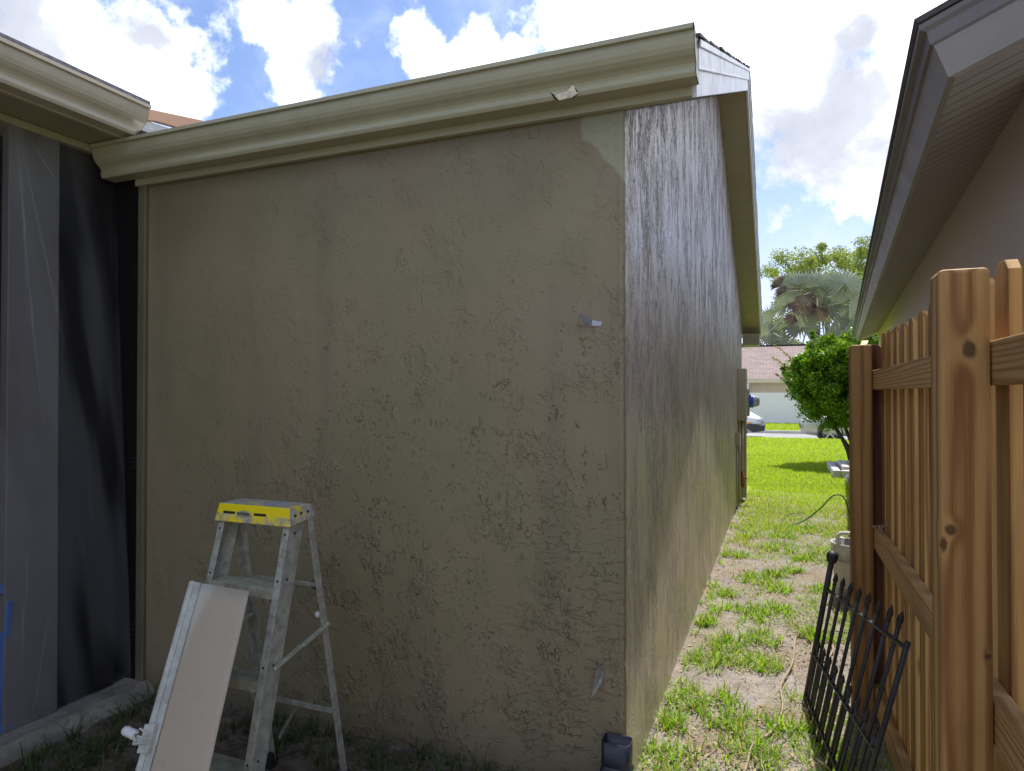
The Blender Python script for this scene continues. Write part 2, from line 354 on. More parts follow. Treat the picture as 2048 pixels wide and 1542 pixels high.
def wood(name, c_lo, c_hi, knots=(), ring=60.0, rnd=True, rough=.65, grainax=2):
    m, n, out = newmat(name)
    oc = n.a('ShaderNodeTexCoord').outputs['Object']
    p = oc
    if rnd:
        rn = n.a('ShaderNodeObjectInfo').outputs['Random']
        p = n.vm('ADD', oc, n.a('ShaderNodeCombineXYZ', {0: n.m('MULTIPLY', rn, 3.1), 1: n.m('MULTIPLY', rn, 1.7), 2: n.m('MULTIPLY', rn, 17.0)}).outputs[0])
    st = [1, 1, 1]; st[grainax] = .055
    ps = n.stretch(p, st)
    q = n.vm('ADD', ps, n.vm('SCALE', n.vm('SUBTRACT', n.a('ShaderNodeTexNoise', {'Vector': ps, 'Scale': 5.0, 'Detail': 3.0}).outputs['Color'], (.5, .5, .5)), scale=.16))
    sx = n.a('ShaderNodeSeparateXYZ', {0: q})
    others = [i for i in range(3) if i != grainax]
    rr = n.m('SQRT', n.m('ADD', n.m('POWER', n.m('SUBTRACT', sx.outputs[others[0]], .06), 2.0), n.m('POWER', n.m('SUBTRACT', sx.outputs[others[1]], .09), 2.0)))
    km = None
    for (kx, ky, kz, kr, zs) in knots:
        kd = n.vm('LENGTH', n.vm('MULTIPLY', n.vm('SUBTRACT', oc, (kx, ky, kz)), (1, .25, 1.0/zs)))
        k1 = n.m('DIVIDE', kd, kr)
        rr = n.m('ADD', rr, n.m('MULTIPLY', n.m('POWER', 2.718, n.m('MULTIPLY', n.m('POWER', n.m('MULTIPLY', k1, .5), 2.0), -1.0)), kr*1.1))
        kk = n.m('MULTIPLY', n.sm(n.m('ADD', k1, n.m('MULTIPLY', n.noise(oc, 70, 4, .7), 1.1)), 1.9, 1.1), .85)
        km = kk if km is None else n.m('MAXIMUM', km, kk)
    ringv = n.m('MULTIPLY_ADD', n.m('SINE', n.m('MULTIPLY', rr, ring*6.283/2)), .5, .5)
    ringv = n.m('POWER', ringv, 1.8)
    fine = n.noise(n.stretch(p, [260 if i != grainax else 5 for i in range(3)]), 1.0, 3, .6)
    f = n.m('ADD', n.m('MULTIPLY', ringv, .50), n.m('MULTIPLY', fine, .50))
    col = n.mix(n.sm(f, .2, .9), c_hi, c_lo)
    blot = n.noise(n.stretch(p, [6 if i != grainax else 1.3 for i in range(3)]), 1.0, 4, .6)
    col = n.mix(n.sm(blot, .45, .75, 0, .55), col, tuple(x*.62 for x in c_lo))
    small = n.a('ShaderNodeTexVoronoi', {'Vector': n.stretch(p, [5 if i != grainax else 1.4 for i in range(3)]), 'Scale': 1.0})
    sk = n.m('MULTIPLY', n.sm(small.outputs['Distance'], .10, .06), .75)
    col = n.mix(sk, col, (.05, .022, .010))
    if km is not None: col = n.mix(km, col, (.06, .024, .012))
    h = n.m('ADD', n.m('MULTIPLY', ringv, .6), fine)
    princ(n, out, col, rough, n.bump(h, .25, .0015), 0, .3); return m
WLO, WHI = (.22, .092, .024), (.49, .275, .085)
M['wood_post_near'] = wood('pine_post_near', (.225, .098, .028), (.49, .285, .098), knots=[(.052, 0, 1.588, .0125, 1.55), (.018, 0, 1.225, .010, 1.15), (.006, 0, 1.195, .006, 2.5), (.08, 0, .98, .006, 1.2)], rnd=False, ring=75)
M['wood_post'] = wood('pine_post', (.20, .092, .028), (.37, .20, .065))
M['wood'] = wood('pine_picket', WLO, WHI)
M['wood_back'] = wood('pine_picket_reddish', (.17, .062, .026), (.30, .13, .055))
M['wood_rail'] = wood('pine_rail', (.29, .142, .046), (.50, .305, .12), grainax=1, ring=120)
M['wood_return'] = wood('pine_return_board', (.12, .045, .025), (.24, .10, .05))

def leafmat(name, c1, c2, trans=.45, rough=.45, c3=None):
    m, n, out = newmat(name)
    ri = n.a('ShaderNodeNewGeometry')
    col = n.mix(ri.outputs['Random Per Island'], c1, c2)
    if c3: col = n.mix(n.m('GREATER_THAN', ri.outputs['Random Per Island'], .86), col, c3)
    p = n.a('ShaderNodeBsdfPrincipled', {'Base Color': col, 'Roughness': rough, 'Specular IOR Level': .35})
    t = n.a('ShaderNodeBsdfTranslucent', {'Color': n.mix(1.0, col, (1.25, 1.35, .55), 'MULTIPLY')})
    mx = n.a('ShaderNodeMixShader', {0: trans}); n.l.new(p.outputs[0], mx.inputs[1]); n.l.new(t.outputs[0], mx.inputs[2])
    n.l.new(mx.outputs[0], out.inputs['Surface']); return m
M['grass'] = leafmat('lawn_blades', (.26, .37, .020), (.42, .48, .035), .5, .55)
M['grass_tuft'] = leafmat('tuft_blades', (.15, .33, .015), (.36, .50, .035), .5, .5, (.48, .40, .20))
M['grass_dark'] = leafmat('shade_blades', (.05, .085, .025), (.10, .13, .04), .4, .5)  # grass with the wall's shade put into a darker colour
M['straw'] = leafmat('dry_blades', (.42, .34, .20), (.60, .50, .32), .2, .8)
M['litter'] = leafmat('leaf_litter', (.18, .10, .055), (.50, .38, .27), .1, .8)
M['shrub'] = leafmat('shrub_leaves', (.05, .13, .010), (.19, .33, .015), .42, .3, (.30, .40, .03))
M['tree'] = leafmat('far_tree_leaves', (.18, .24, .07), (.36, .38, .14), .45, .6)
M['tree2'] = leafmat('far_tree_leaves_olive', (.10, .13, .05), (.20, .22, .10), .4, .6)
M['palm'] = leafmat('silver_palm_leaf', (.26, .29, .25), (.38, .40, .35), .3, .6)
M['palm_dead'] = leafmat('dead_palm_leaf', (.13, .095, .08), (.30, .235, .19), .15, .8)

def ground_mat():
    m, n, out = newmat('sandy_soil_and_turf')
    pos = n.a('ShaderNodeNewGeometry').outputs['Position']
    sp = n.a('ShaderNodeSeparateXYZ', {0: pos})
    s = n.mix(n.sm(n.noise(pos, 6.0, 6, .65), .35, .65), (.24, .212, .19), (.37, .335, .315))
    s = n.mix(n.sm(n.noise(pos, 60.0, 4, .7), .52, .66, 0, .7), s, (.17, .12, .085))
    s = n.mix(n.sm(n.noise(pos, 2.3, 4, .6), .5, .62, 0, .55), s, (.26, .19, .13))
    g = n.mix(n.sm(n.noise(pos, 25.0, 5, .7), .35, .65), (.20, .29, .018), (.34, .42, .035))
    lawn = n.sm(n.m('ADD', sp.outputs[1], n.m('MULTIPLY', n.m('SUBTRACT', n.noise(pos, 1.4, 5), .5), 5.0)), 9.0, 11.0)
    far = n.sm(n.m('ADD', n.m('ABSOLUTE', sp.outputs[0]), 0.0), 8.0, 12.0)
    lawn = n.m('MAXIMUM', lawn, far)
    patchg = n.m('MULTIPLY', n.sm(n.noise(pos, 3.0, 5, .6), .50, .60), .65)
    s = n.mix(n.m('MULTIPLY', patchg, .55), s, (.19, .19, .08))
    # house's shade painted into the soil colour before the front wall
    dk = n.m('MULTIPLY', n.sm(sp.outputs[1], 2.55, 2.40), n.sm(sp.outputs[0], -.4, -.8))
    s = n.mix(dk, s, n.mix(n.sm(n.noise(pos, 12.0, 6, .65), .4, .6), (.10, .075, .055), (.19, .155, .12)))
    col = n.mix(lawn, s, g)
    h = n.m('ADD', n.noise(pos, 30.0, 6, .7), n.m('MULTIPLY', n.noise(pos, 7.0, 3), 1.5))
    princ(n, out, col, .95, n.bump(h, .9, .02), 0, .15); return m
M['ground'] = ground_mat()

# ================================================================== SETTING: ground, street
def gheight(x, y):
    z = 0.0
    if y > 24.1: z = -.22 if y < 30.1 else (-.22+.17*min(1, (y-30.1)/.6) + .05*min(1, max(0, (y-31)/4)))
    elif 1.0 < y < 14 and -4 < x < 3:
        z += .012*fnz(x*1.7, y*1.7)+.008*fnz(x*5, y*5)
    return z
xs = [-400, -150, -60, -20, -8, -4]+list(np.arange(-3.3, 1.5, .07))+[2, 3, 5, 8, 20, 60, 150, 400]
ys = [-60, -20, -5, 0]+list(np.arange(.6, 10.0, .08))+[10.5, 11, 12, 14, 17, 20, 23, 24.1, 24.2, 26, 28, 30.1, 30.4, 30.7, 31, 33, 35, 37, 45, 70, 150, 500, 900]
vs = [(x, y, gheight(x, y)) for y in ys for x in xs]; nx = len(xs)
g = MB(); g.add(vs, [(j*nx+i, j*nx+i+1, (j+1)*nx+i+1, (j+1)*nx+i) for j in range(len(ys)-1) for i in range(nx-1)])
go = g.build('ground', M['ground'], smooth=True); tag(go, kind='structure')
st = MB(); st.box(-60, 60, 24.32, 30.0, -.21, -.17); so = st.build('street', M['asphalt']); tag(so, kind='structure')
kb = MB(); kb.box(-60, 60, 24.16, 24.32, -.21, -.03); kb.box(-60, 60, 30.0, 30.14, -.21, -.05)
ko = kb.build('kerb', M['kerb'], bevel=.02); tag(ko, kind='structure')

# ------------------------------------------------------------------ grass
def blades(base, length, width, lean, curl, head=None):
    """vectorised grass blades: 3 quads each, returns (3k,4,3)"""
    k = len(base); head = rng.uniform(0, 2*np.pi, k) if head is None else head
    dx = np.stack([np.cos(head), np.sin(head), np.zeros(k)], 1)
    sd_ = np.stack([-np.sin(head), np.cos(head), np.zeros(k)], 1)
    P = []; W = [1.0, .9, .6, .08]
    for i, t in enumerate((0, .38, .72, 1.0)):
        out = lean*t+curl*t*t; hgt = np.sqrt(np.clip(1-.55*(lean+curl*t)**2, .05, 1))*t
        P.append(base+dx*(out*length)[:, None]+np.array([0, 0, 1])*(hgt*length)[:, None])
    Q = []
    for i in range(3):
        a0 = P[i]-sd_*(width*W[i]/2)[:, None]; a1 = P[i]+sd_*(width*W[i]/2)[:, None]
        b0 = P[i+1]-sd_*(width*W[i+1]/2)[:, None]; b1 = P[i+1]+sd_*(width*W[i+1]/2)[:, None]
        Q.append(np.stack([a0, a1, b1, b0], 1))
    return np.concatenate(Q, 0)
def blade_obj(name, base, L0, L1, W0, W1, mat, lean=(.1, .7), curl=(.1, .6), head=None):
    base = np.asarray(base, dtype=float); k = len(base)
    V = blades(base, rng.uniform(L0, L1, k), rng.uniform(W0, W1, k), rng.uniform(*lean, k), rng.uniform(*curl, k), head)
    # weld each blade's quads visually by material only: islands stay separate quads
    return quads(name, V, mat)
def merge_blades(name, sets, mat):
    """sets: list of arrays from blades(); joined so that each blade is one island"""
    allv = []; allf = []; off = 0
    for V in sets:
        k = V.shape[0]//3
        a, b, c = V[:k], V[k:2*k], V[2*k:]
        vv = np.stack([a[:, 0], a[:, 1], b[:, 0], b[:, 1], c[:, 0], c[:, 1], c[:, 3], c[:, 2]], 1)   # 8 verts
        idx = np.arange(k)[:, None]*8+off
        f = np.concatenate([idx+np.array([[0, 1, 3, 2]]), idx+np.array([[2, 3, 5, 4]]), idx+np.array([[4, 5, 7, 6]])], 0)
        allv.append(vv.reshape(-1, 3)); allf.append(f); off += k*8
    V = np.concatenate(allv).astype(np.float32); F = np.concatenate(allf).astype(np.int32)
    me = bpy.data.meshes.new(name); me.vertices.add(len(V)); me.loops.add(F.size); me.polygons.add(len(F))
    me.vertices.foreach_set('co', V.reshape(-1)); me.loops.foreach_set('vertex_index', F.reshape(-1))
    me.polygons.foreach_set('loop_start', np.arange(0, F.size, 4, dtype=np.int32)); me.polygons.foreach_set('loop_total', np.full(len(F), 4, dtype=np.int32))
    me.update(); me.materials.append(mat)
    o = bpy.data.objects.new(name, me); COL.objects.link(o); ORG[o.name] = Vector((0, 0, 0)); return o
def mk(base, L0, L1, W0, W1, lean=(.1, .7), curl=(.1, .6), head=None):
    base = np.asarray(base, dtype=float); k = len(base)
    return blades(base, rng.uniform(L0, L1, k), rng.uniform(W0, W1, k), rng.uniform(*lean, k), rng.uniform(*curl, k), head)
def tuft(cx, cy, rad, nb, L0, L1, W0=.005, W1=.009):
    a = rng.uniform(0, 2*np.pi, nb); r = rad*np.sqrt(rng.uniform(0, 1, nb))
    b = np.stack([cx+r*np.cos(a), cy+r*np.sin(a), np.array([gheight(cx, cy)-.004]*nb)], 1)
    return mk(b, L0, L1, W0, W1, (.05, .8), (.1, .7), head=a+rng.normal(0, .8, nb))
PX0 = -.50
sets = []
centers = [(-.37, 3.38, .16), (-.42, 2.80, .14), (-.24, 3.25, .15), (-.26, 4.77, .20), (-.42, 6.45, .12), (-.21, 5.70, .14), (-.02, 5.49, .10),
           (.19, 7.98, .20), (-.02, 6.89, .18), (-.36, 3.85, .15), (-.11, 3.94, .10), (.0, 3.2, .12), (-.13, 2.95, .14), (.20, 3.0, .12), (-.45, 3.05, .08),
           (-.07, 4.95, .14), (.20, 4.5, .12), (-.10, 4.35, .13), (-.3, 4.15, .12), (-.42, 2.55, .12), (-.2, 2.62, .12), (.35, 5.6, .14), (.1, 6.1, .08),
           (.3, 6.6, .2), (.0, 7.5, .15), (-.3, 7.4, .1), (.42, 4.9, .10), (-.05, 5.9, .07), (.5, 6.9, .2), (-.45, 4.5, .06), (-.38, 5.2, .05)]
for (cx, cy, rr) in centers:
    for _ in range(int(12+rr*120)):
        a = random.uniform(0, 6.28); r = rr*math.sqrt(random.random())
        x, y = cx+r*math.cos(a), cy+r*math.sin(a)
        if x < PX0: continue
        sets.append(tuft(x, y, .026, random.randint(5, 11), .03, .09, .005, .009))
for _ in range(2600):                                   # loose sprigs along the path
    y = random.uniform(2.4, 9.5); x = random.uniform(-.5, .9)
    if fnz(x*2.2, y*2.2, 3) + (y-6)*.07 < -.05+.25*(x < -.25): continue
    sets.append(tuft(x, y, .03, random.randint(4, 8), .02, .06, .004, .007))
for _ in range(60):                                     # at the foot of the side wall
    y = random.uniform(2.5, 9.5)**1.0
    sets.append(tuft(-.52+random.uniform(0, .05), y, .02, 6, .03, .09))
for (x, y) in [(.20, 2.72), (.22, 2.80), (.17, 2.66), (.25, 2.9)]:
    sets.append(tuft(x, y, .02, 26, .05, .13, .006, .011))
tag(merge_blades('grass_tufts', sets, M['grass_tuft']), 'patchy bright green grass tufts growing on the sandy path', 'grass', kind='stuff')
# dark grass round the ladder
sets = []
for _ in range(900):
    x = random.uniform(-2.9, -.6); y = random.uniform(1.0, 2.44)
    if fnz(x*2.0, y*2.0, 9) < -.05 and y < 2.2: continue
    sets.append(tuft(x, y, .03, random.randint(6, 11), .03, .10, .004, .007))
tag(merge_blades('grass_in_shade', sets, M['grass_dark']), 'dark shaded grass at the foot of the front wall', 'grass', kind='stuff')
# straw and leaf litter on the path
k = 7500
b = np.stack([rng.uniform(-.53, .9, k), 2.3+8*rng.uniform(0, 1, k)**1.4, rng.uniform(.001, .014, k)], 1)
Vs = [mk(b, .02, .07, .0015, .004, (.85, 1.2), (.0, .1))]
tag(merge_blades('straw', Vs, M['straw']), 'dry straw and dead grass scattered on the sandy path', 'straw', kind='stuff')
k = 5500
c = np.stack([rng.uniform(-.53, .7, k), 2.3+5.5*rng.uniform(0, 1, k)**1.3, rng.uniform(.004, .014, k)], 1)
keep = np.array([fnz(x*1.8, y*1.8, 5) > -.12 for x, y, _ in c]); c = c[keep]; k = len(c)
th_ = rng.uniform(0, 6.28, k); l = rng.uniform(.004, .016, k); wd = l*rng.uniform(.3, .6, k); tl = rng.normal(0, .3, (k, 2))
ux = np.stack([np.cos(th_), np.sin(th_), tl[:, 0]], 1)*l[:, None]; uy = np.stack([-np.sin(th_), np.cos(th_), tl[:, 1]], 1)*wd[:, None]
tag(quads('leaf_litter', np.stack([c-ux, c-uy, c+ux, c+uy], 1), M['litter']), 'brown and tan dead leaves and wood chips on the sand', 'leaf litter', kind='stuff')
k = 260
c = np.stack([rng.uniform(-2.9, -.6, k), rng.uniform(1.2, 2.44, k), rng.uniform(.004, .012, k)], 1)
th_ = rng.uniform(0, 6.28, k); l = rng.uniform(.004, .012, k); wd = l*.4
ux = np.stack([np.cos(th_), np.sin(th_), np.zeros(k)], 1)*l[:, None]; uy = np.stack([-np.sin(th_), np.cos(th_), np.zeros(k)], 1)*wd[:, None]
tag(quads('leaf_litter', np.stack([c-ux, c-uy, c+ux, c+uy], 1), M['litter']), 'small pale leaf scraps on the dark soil beside the patio kerb', 'leaf litter', kind='stuff')
# lawn
def lawnpts(k, x0, x1, y0, y1, thr=None):
    p = np.stack([rng.uniform(x0, x1, k), rng.uniform(y0, y1, k), np.zeros(k)], 1)
    if thr is not None:
        p = p[np.array([fnz(x*1.3, y*1.3, 1)+(y-9.3)*.42+(x-.3)*.35+.35*fnz(x*7, y*7) > thr-.5 for x, y, _ in p])]
    return p
sets = [mk(lawnpts(30000, -.45, 2.2, 6.6, 12.0, -.25), .025, .06, .004, .009),
        mk(lawnpts(42000, -.8, 2.6, 11.5, 17.5), .03, .065, .006, .012),
        mk(lawnpts(26000, -1.6, 3.2, 17, 24.1), .03, .07, .009, .018),
        mk(lawnpts(16000, -6, -1.0, 12, 24.1), .03, .07, .012, .02), mk(lawnpts(14000, 2.6, 8, 14, 24.1), .03, .07, .012, .02)]
fv = lawnpts(14000, -5, 4.5, 30.3, 35.2); fv[:, 2] = [gheight(x, y) for x, y, _ in fv]
sets.append(mk(fv, .05, .11, .02, .035))
tag(merge_blades('lawn_grass', sets, M['grass']), 'bright sunlit lawn grass between the path and the street', 'grass', kind='stuff')

# ================================================================== LEFT HOUSE
WX = -.54; WY = 2.46; RY = 6.70; SL = .431; ZE = 2.572
H = thing('stucco_house', 'olive beige stucco house with freshly painted walls, filling the left of the photo', 'house', (-1.8, 2.46, 0))
mb = MB(); mb.box(-3.05, WX-.0025, WY, WY+.12, 0, 2.60); zz_ = np.arange(0, 2.60, .014); K_ = 7
cb = []
for z in zz_:
    o_ = .0022*fnz(z*22, 3.1)+.0030*fnz(z*7, 8.2)+.0012*fnz(z*70, 1)
    for j in range(K_):
        a_ = R(-90+90*j/(K_-1)); r_ = .020+o_+.0012*fnz(z*40, j*.7)
        cb.append((WX-.0175+r_*math.cos(a_), WY+.0175+r_*math.sin(a_), z))
mb.add(cb, [(i*K_+j, i*K_+j+1, (i+1)*K_+j+1, (i+1)*K_+j) for i in range(len(zz_)-1) for j in range(K_-1)])
fw = mb.build('front_wall', M['front'], H)
gab = [(WY+.002, -.05), (WY+.002, ZE), (RY, ZE+SL*(RY-WY)), (10.75, ZE+SL*(RY-WY)-SL*(10.75-RY)), (10.75, -.05)]
mb = MB(); mb.prism(gab, 0, WX-.12, WX)
sw = mb.build('side_wall', M['side'], H, bevel=.012)
mb = MB(); mb.box(-9, WX-.13, 10.6, 10.7, 0, 2.6); mb.build('rear_wall', M['front'], H)
# patio side: corner post, header beam, screen, kerb, grey post
mb = MB(); mb.box(-3.0515, -3.0, 2.436, 2.4585, .03, 2.72); mb.build('corner_post', plain('olive_post_paint', (.13, .112, .062), .6, .1, 6, .3, 60), H, bevel=.006)
mb = MB(); mb.box(-3.40, -3.205, -2.5, 2.455, 2.715, 2.75); mb.build('header_beam', M['trim_soffit'], H, bevel=.004)
def px_(z): return -3.062-.150*z/2.7
def slant(mb, y0, y1, th, z0=.05, z1=2.72, k=.09, off=-.012):
    vs = []
    for z in (z0, z1):
        dy = k*z/2.7; x = px_(z)+off
        vs += [(x-th, y0+dy, z), (x, y0+dy, z), (x, y1+dy, z), (x-th, y1+dy, z)]
    return mb.add(vs, [(3, 2, 1, 0), (4, 5, 6, 7), (0, 1, 5, 4), (1, 2, 6, 5), (2, 3, 7, 6), (3, 0, 4, 7)])
mb = slant(MB(), 1.835, 2.062, .05); mb.build('patio_post', M['post_grey'], H, bevel=.004)
m, n, out = newmat('black_insect_screen')
tp = n.a('ShaderNodeBsdfTransparent'); p = n.a('ShaderNodeBsdfPrincipled', {'Base Color': (.011, .010, .011, 1), 'Roughness': .8, 'Specular IOR Level': .1})
mx = n.a('ShaderNodeMixShader', {0: .9}); n.l.new(tp.outputs[0], mx.inputs[1]); n.l.new(p.outputs[0], mx.inputs[2]); n.l.new(mx.outputs[0], out.inputs['Surface'])
M['screen'] = m
mb = slant(MB(), 2.064, 2.352, .003, .05, 2.72, .088, -.03); mb.box(-3.26, -3.052, 2.440, 2.458, .04, 2.73); mb.build('insect_screen', M['screen'], H)
M['inroom'] = plain('shaded_patio_interior', (.02, .019, .02), .9, .2, 2)  # near-black colour carries the shade of the enclosed patio
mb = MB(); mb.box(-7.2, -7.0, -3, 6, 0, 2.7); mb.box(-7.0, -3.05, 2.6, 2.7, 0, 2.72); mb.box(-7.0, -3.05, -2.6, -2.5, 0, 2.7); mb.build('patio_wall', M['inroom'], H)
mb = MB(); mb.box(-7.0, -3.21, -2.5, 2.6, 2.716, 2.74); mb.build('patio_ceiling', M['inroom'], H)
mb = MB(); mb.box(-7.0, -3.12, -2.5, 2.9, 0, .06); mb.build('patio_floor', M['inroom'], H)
# irregular concrete kerb
mb = MB(); ky = list(np.arange(-2.5, 2.46, .05))+[2.459]
vs = []
for y in ky:
    j = .012*fnz(y*9, 1.0)+.008*fnz(y*23, 4.0)
    vs += [(-3.14, y, .042+.004*fnz(y*8, 2)), (-2.985+j*.4, y, .044+.006*fnz(y*11, 7)), (-2.968+j*.5, y, .034), (-2.945+j, y, .012), (-2.895+j*1.6, y, .004), (-2.865+j*2.5, y, -.05), (-3.14, y, -.05)]
for i in range(len(ky)-1):
    for j in range(7): mb.f.append((i*7+j, i*7+(j+1) % 7, (i+1)*7+(j+1) % 7, (i+1)*7+j))
mb.v = vs; mb.f += [tuple(range(7)), tuple(range(len(vs)-7, len(vs)))]
mb.build('patio_kerb', M['concrete'], H)

# K-style gutter profile (outward distance o, height z) swept
def kprof(top, depth=.125, ht=.14):
    # closed outline, outer skin then inner skin
    o = [(0, top-ht), (depth*.56, top-ht), (depth*.60, top-ht+.008), (depth*.62, top-ht+.014), (depth*.62, top-ht+.026), (depth*.59, top-ht+.034), (depth*.62, top-ht+.044), (depth*.69, top-ht+.054), (depth*.79, top-ht+.064),
         (depth*.88, top-ht+.077), (depth*.94, top-ht+.094), (depth*.97, top-ht+.112), (depth*.985, top-.018), (depth+.012, top-.016), (depth+.012, top), (depth-.006, top)]
    i = [(x-.004 if x > .01 else .004, z+.004) for x, z in o[:12]][::-1]
    return o+[(depth-.008, top-.012)]+i+[(.004, top-.01), (0, top-.01)]
def gutter(parent, mat, name, along, a, b, wallc, sgn, top, depth=.125, ht=.14):
    mb = MB(); pr = kprof(top, depth, ht)
    poly = [(wallc+sgn*o, z) for o, z in pr]
    if along == 0:      # runs along X: polygon in (y,z)
        mb.prism(poly, 0, a, b)
        outer = [(wallc+sgn*o, z) for o, z in pr[:16]]
        for c in (a, b-.003): mb.prism(outer+[(wallc, top)], 0, c, c+.003)
    else:
        mb.prism(poly, 1, a, b)
        outer = [(wallc+sgn*o, z) for o, z in pr[:16]]
        for c in (a, b-.003): mb.prism(outer+[(wallc, top)], 1, c, c+.003)
    return mb.build(name, mat, parent)
FY = 2.425
mb = MB(); mb.box(-3.06, -.285, FY, FY+.030, 2.562, 2.76); mb.build('fascia', M['trim'], H, bevel=.003)
gt = gutter(H, M['trim'], 'gutter', 0, -3.20, -.262, FY-.002, -1, 2.745, .13, .150)
# torn patch under the gutter exposing pale wood
mb = MB()
pts = [(-.790, 2.612), (-.770, 2.598), (-.735, 2.604), (-.712, 2.622), (-.705, 2.618), (-.700, 2.596), (-.690, 2.590), (-.715, 2.576), (-.765, 2.574), (-.780, 2.590)]
mb.prism([(x+.01, z+.012) for x, z in pts], 1, FY-.088, FY-.080); hb = MB(); hb.prism([(-.792, 2.625), (-.770, 2.607), (-.735, 2.612), (-.700, 2.636), (-.690, 2.620), (-.682, 2.604), (-.700, 2.590), (-.757, 2.588), (-.776, 2.600)], 1, FY-.0835, FY-.076); hb.build('torn_hole', M['dark'], gt)
mb.build('torn_patch', M['rawwood'], gt, bevel=.002, label='torn pale wood patch under the gutter')
# sloped roof slab with ragged shingle edge
M['shingle'] = plain('dark_shingle', (.075, .065, .06), .95, .3, 30, .8, 90)
def rooftop(y, up=0.0): return 2.755+SL*(y-2.42)+up if y < RY else 2.755+SL*(RY-2.42)-SL*(y-RY)+up
mb = MB(); yy = [2.36, RY, 11.35]
poly = [(2.37, rooftop(2.37)), (RY, rooftop(RY)), (11.32, rooftop(11.32)), (11.32, rooftop(11.32)-.03), (RY, rooftop(RY)-.03), (2.37, rooftop(2.37)-.03)]
mb.prism(poly, 0, -9, -.268); mb.build('roof_deck', M['shingle'], H)
mb = MB()
y = 2.34
while y < RY:                              # shingle courses, butt edges stepping up
    y2 = min(y+.145, RY+.02); e = -.2485+random.uniform(-.008, .006)
    mb.prism([(y, rooftop(y)+.004), (y, rooftop(y)+.016), (y2+.05, rooftop(min(y2+.05, RY))+.008), (y2+.05, rooftop(min(y2+.05, RY))+.003)], 0, -9, e); y += .145
y = RY
while y < 11.3:
    y2 = min(y+.145, 11.38)
    mb.prism([(y-.05, rooftop(max(y-.05, RY))+.003), (y-.05, rooftop(max(y-.05, RY))+.008), (y2, rooftop(y2)+.016), (y2, rooftop(y2)+.004)], 0, -9, -.2495+random.uniform(-.004, .002)); y += .145
mb.build('roof_shingles', M['shingle'], H)
# white rake boards (face +X)
def rake(z0, z1, x0, x1, ya, yb):
    """board following the slope between offsets z0..z1 below roof top"""
    mb = MB()
    if ya < RY: mb.prism([(ya, rooftop(ya)+z0), (min(RY, yb), rooftop(min(RY, yb))+z0), (min(RY, yb), rooftop(min(RY, yb))+z1), (ya, rooftop(ya)+z1)], 0, x0, x1)
    return mb
def rake2(name, mat, z0, z1, x0, x1, ya=2.395, yb=11.3, bevel=.003):
    mb = MB(); ra, rr_, rb = rooftop(ya), rooftop(RY), rooftop(yb)
    mb.prism([(ya, ra+z0), (RY, rr_+z0), (yb, rb+z0), (yb, rb+z1), (RY, rr_+z1), (ya, ra+z1)], 0, x0, x1)
    return mb.build(name, mat, H, bevel=bevel)
rake2('rake_board', M['white_trim'], -.205, -.105, -.290, -.270, 2.44)
rake2('rake_frieze', M['white_trim'], -.108, -.012, -.290, -.258, 2.40)
rake2('drip_edge', M['white_trim'], -.030, -.002, -.2575, -.250, 2.39)
# rake soffit
mb = MB(); zz = -.195
mb.prism([(2.46, rooftop(2.46)+zz), (RY, rooftop(RY)+zz), (11.28, rooftop(11.28)+zz), (11.28, rooftop(11.28)+zz+.012), (RY, rooftop(RY)+zz+.012), (2.46, rooftop(2.46)+zz+.012)], 0, WX-.05, -.2905)
M['soffit_l'] = None
m, n, out = newmat('olive_vinyl_soffit')
pos = n.a('ShaderNodeNewGeometry').outputs['Position']; sp = n.a('ShaderNodeSeparateXYZ', {0: pos})
v = n.m('FRACT', n.m('MULTIPLY', sp.outputs[1], 5.0)); gr = n.sm(v, .06, .0)
princ(n, out, n.mix(n.m('MULTIPLY', gr, .5), (.36, .315, .20), (.20, .165, .10)), .5, n.bump(n.m('SUBTRACT', n.m('MULTIPLY', n.noise(pos, 6), .3), gr), .4, .004)); M['soffit_l'] = m
mb.build('soffit', M['soffit_l'], H)
mb = MB(); ze = rooftop(11.0)-.20
mb.box(WX, -.292, 11.0, 11.31, rooftop(11.31)-.36, rooftop(11.31)-.20); mb.box(-6, WX-.01, 10.76, 11.31, rooftop(11.31)-.22, rooftop(11.31)-.2)
mb.build('soffit_return', M['soffit_l'], H, bevel=.003)
# patio gutter, fascia, roof edge and the cream soffit beneath
pg = gutter(H, M['cream'], 'gutter', 1, -2.5, 2.335, -2.975, 1, 2.905, .125, .150)
pg['label'] = 'cream gutter over the patio screen'
mb = MB(); mb.box(-3.0, -2.977, -2.5, 2.40, 2.75, 2.93); mb.build('fascia', M['cream'], H, bevel=.002)
mb = MB(); mb.box(-3.42, -2.99, -2.5, 2.455, 2.752, 2.765); mb.build('soffit', M['trim_soffit'], H)
M['grey_shingle'] = plain('violet_grey_shingle', (.20, .185, .215), .9, .35, 40, .8, 90)
mb = MB(); mb.prism([(-2.838, 2.9065), (-2.838, 2.921), (-6.5, 2.921+.25*3.66), (-6.5, 2.9065+.25*3.66)], 1, -2.5, 2.33); mb.build('patio_roof', M['grey_shingle'], H)
mb = MB(); mb.prism([(2.30, 2.93), (2.80, 3.035), (2.80, 2.955), (2.50, 2.915), (2.30, 2.86)], 0, -3.03, -3.0); mb.build('peach_trim_board', M['peach'], H, bevel=.002)
mb = MB(); mb.prism([(2.42, 2.80), (2.42, 2.90), (2.62, 2.915), (2.85, 2.95), (2.85, 2.83)], 0, -3.035, -3.012); mb.ball((-2.998, 2.47, 2.86), .005); mb.build('flashing', M['white_trim'], H)
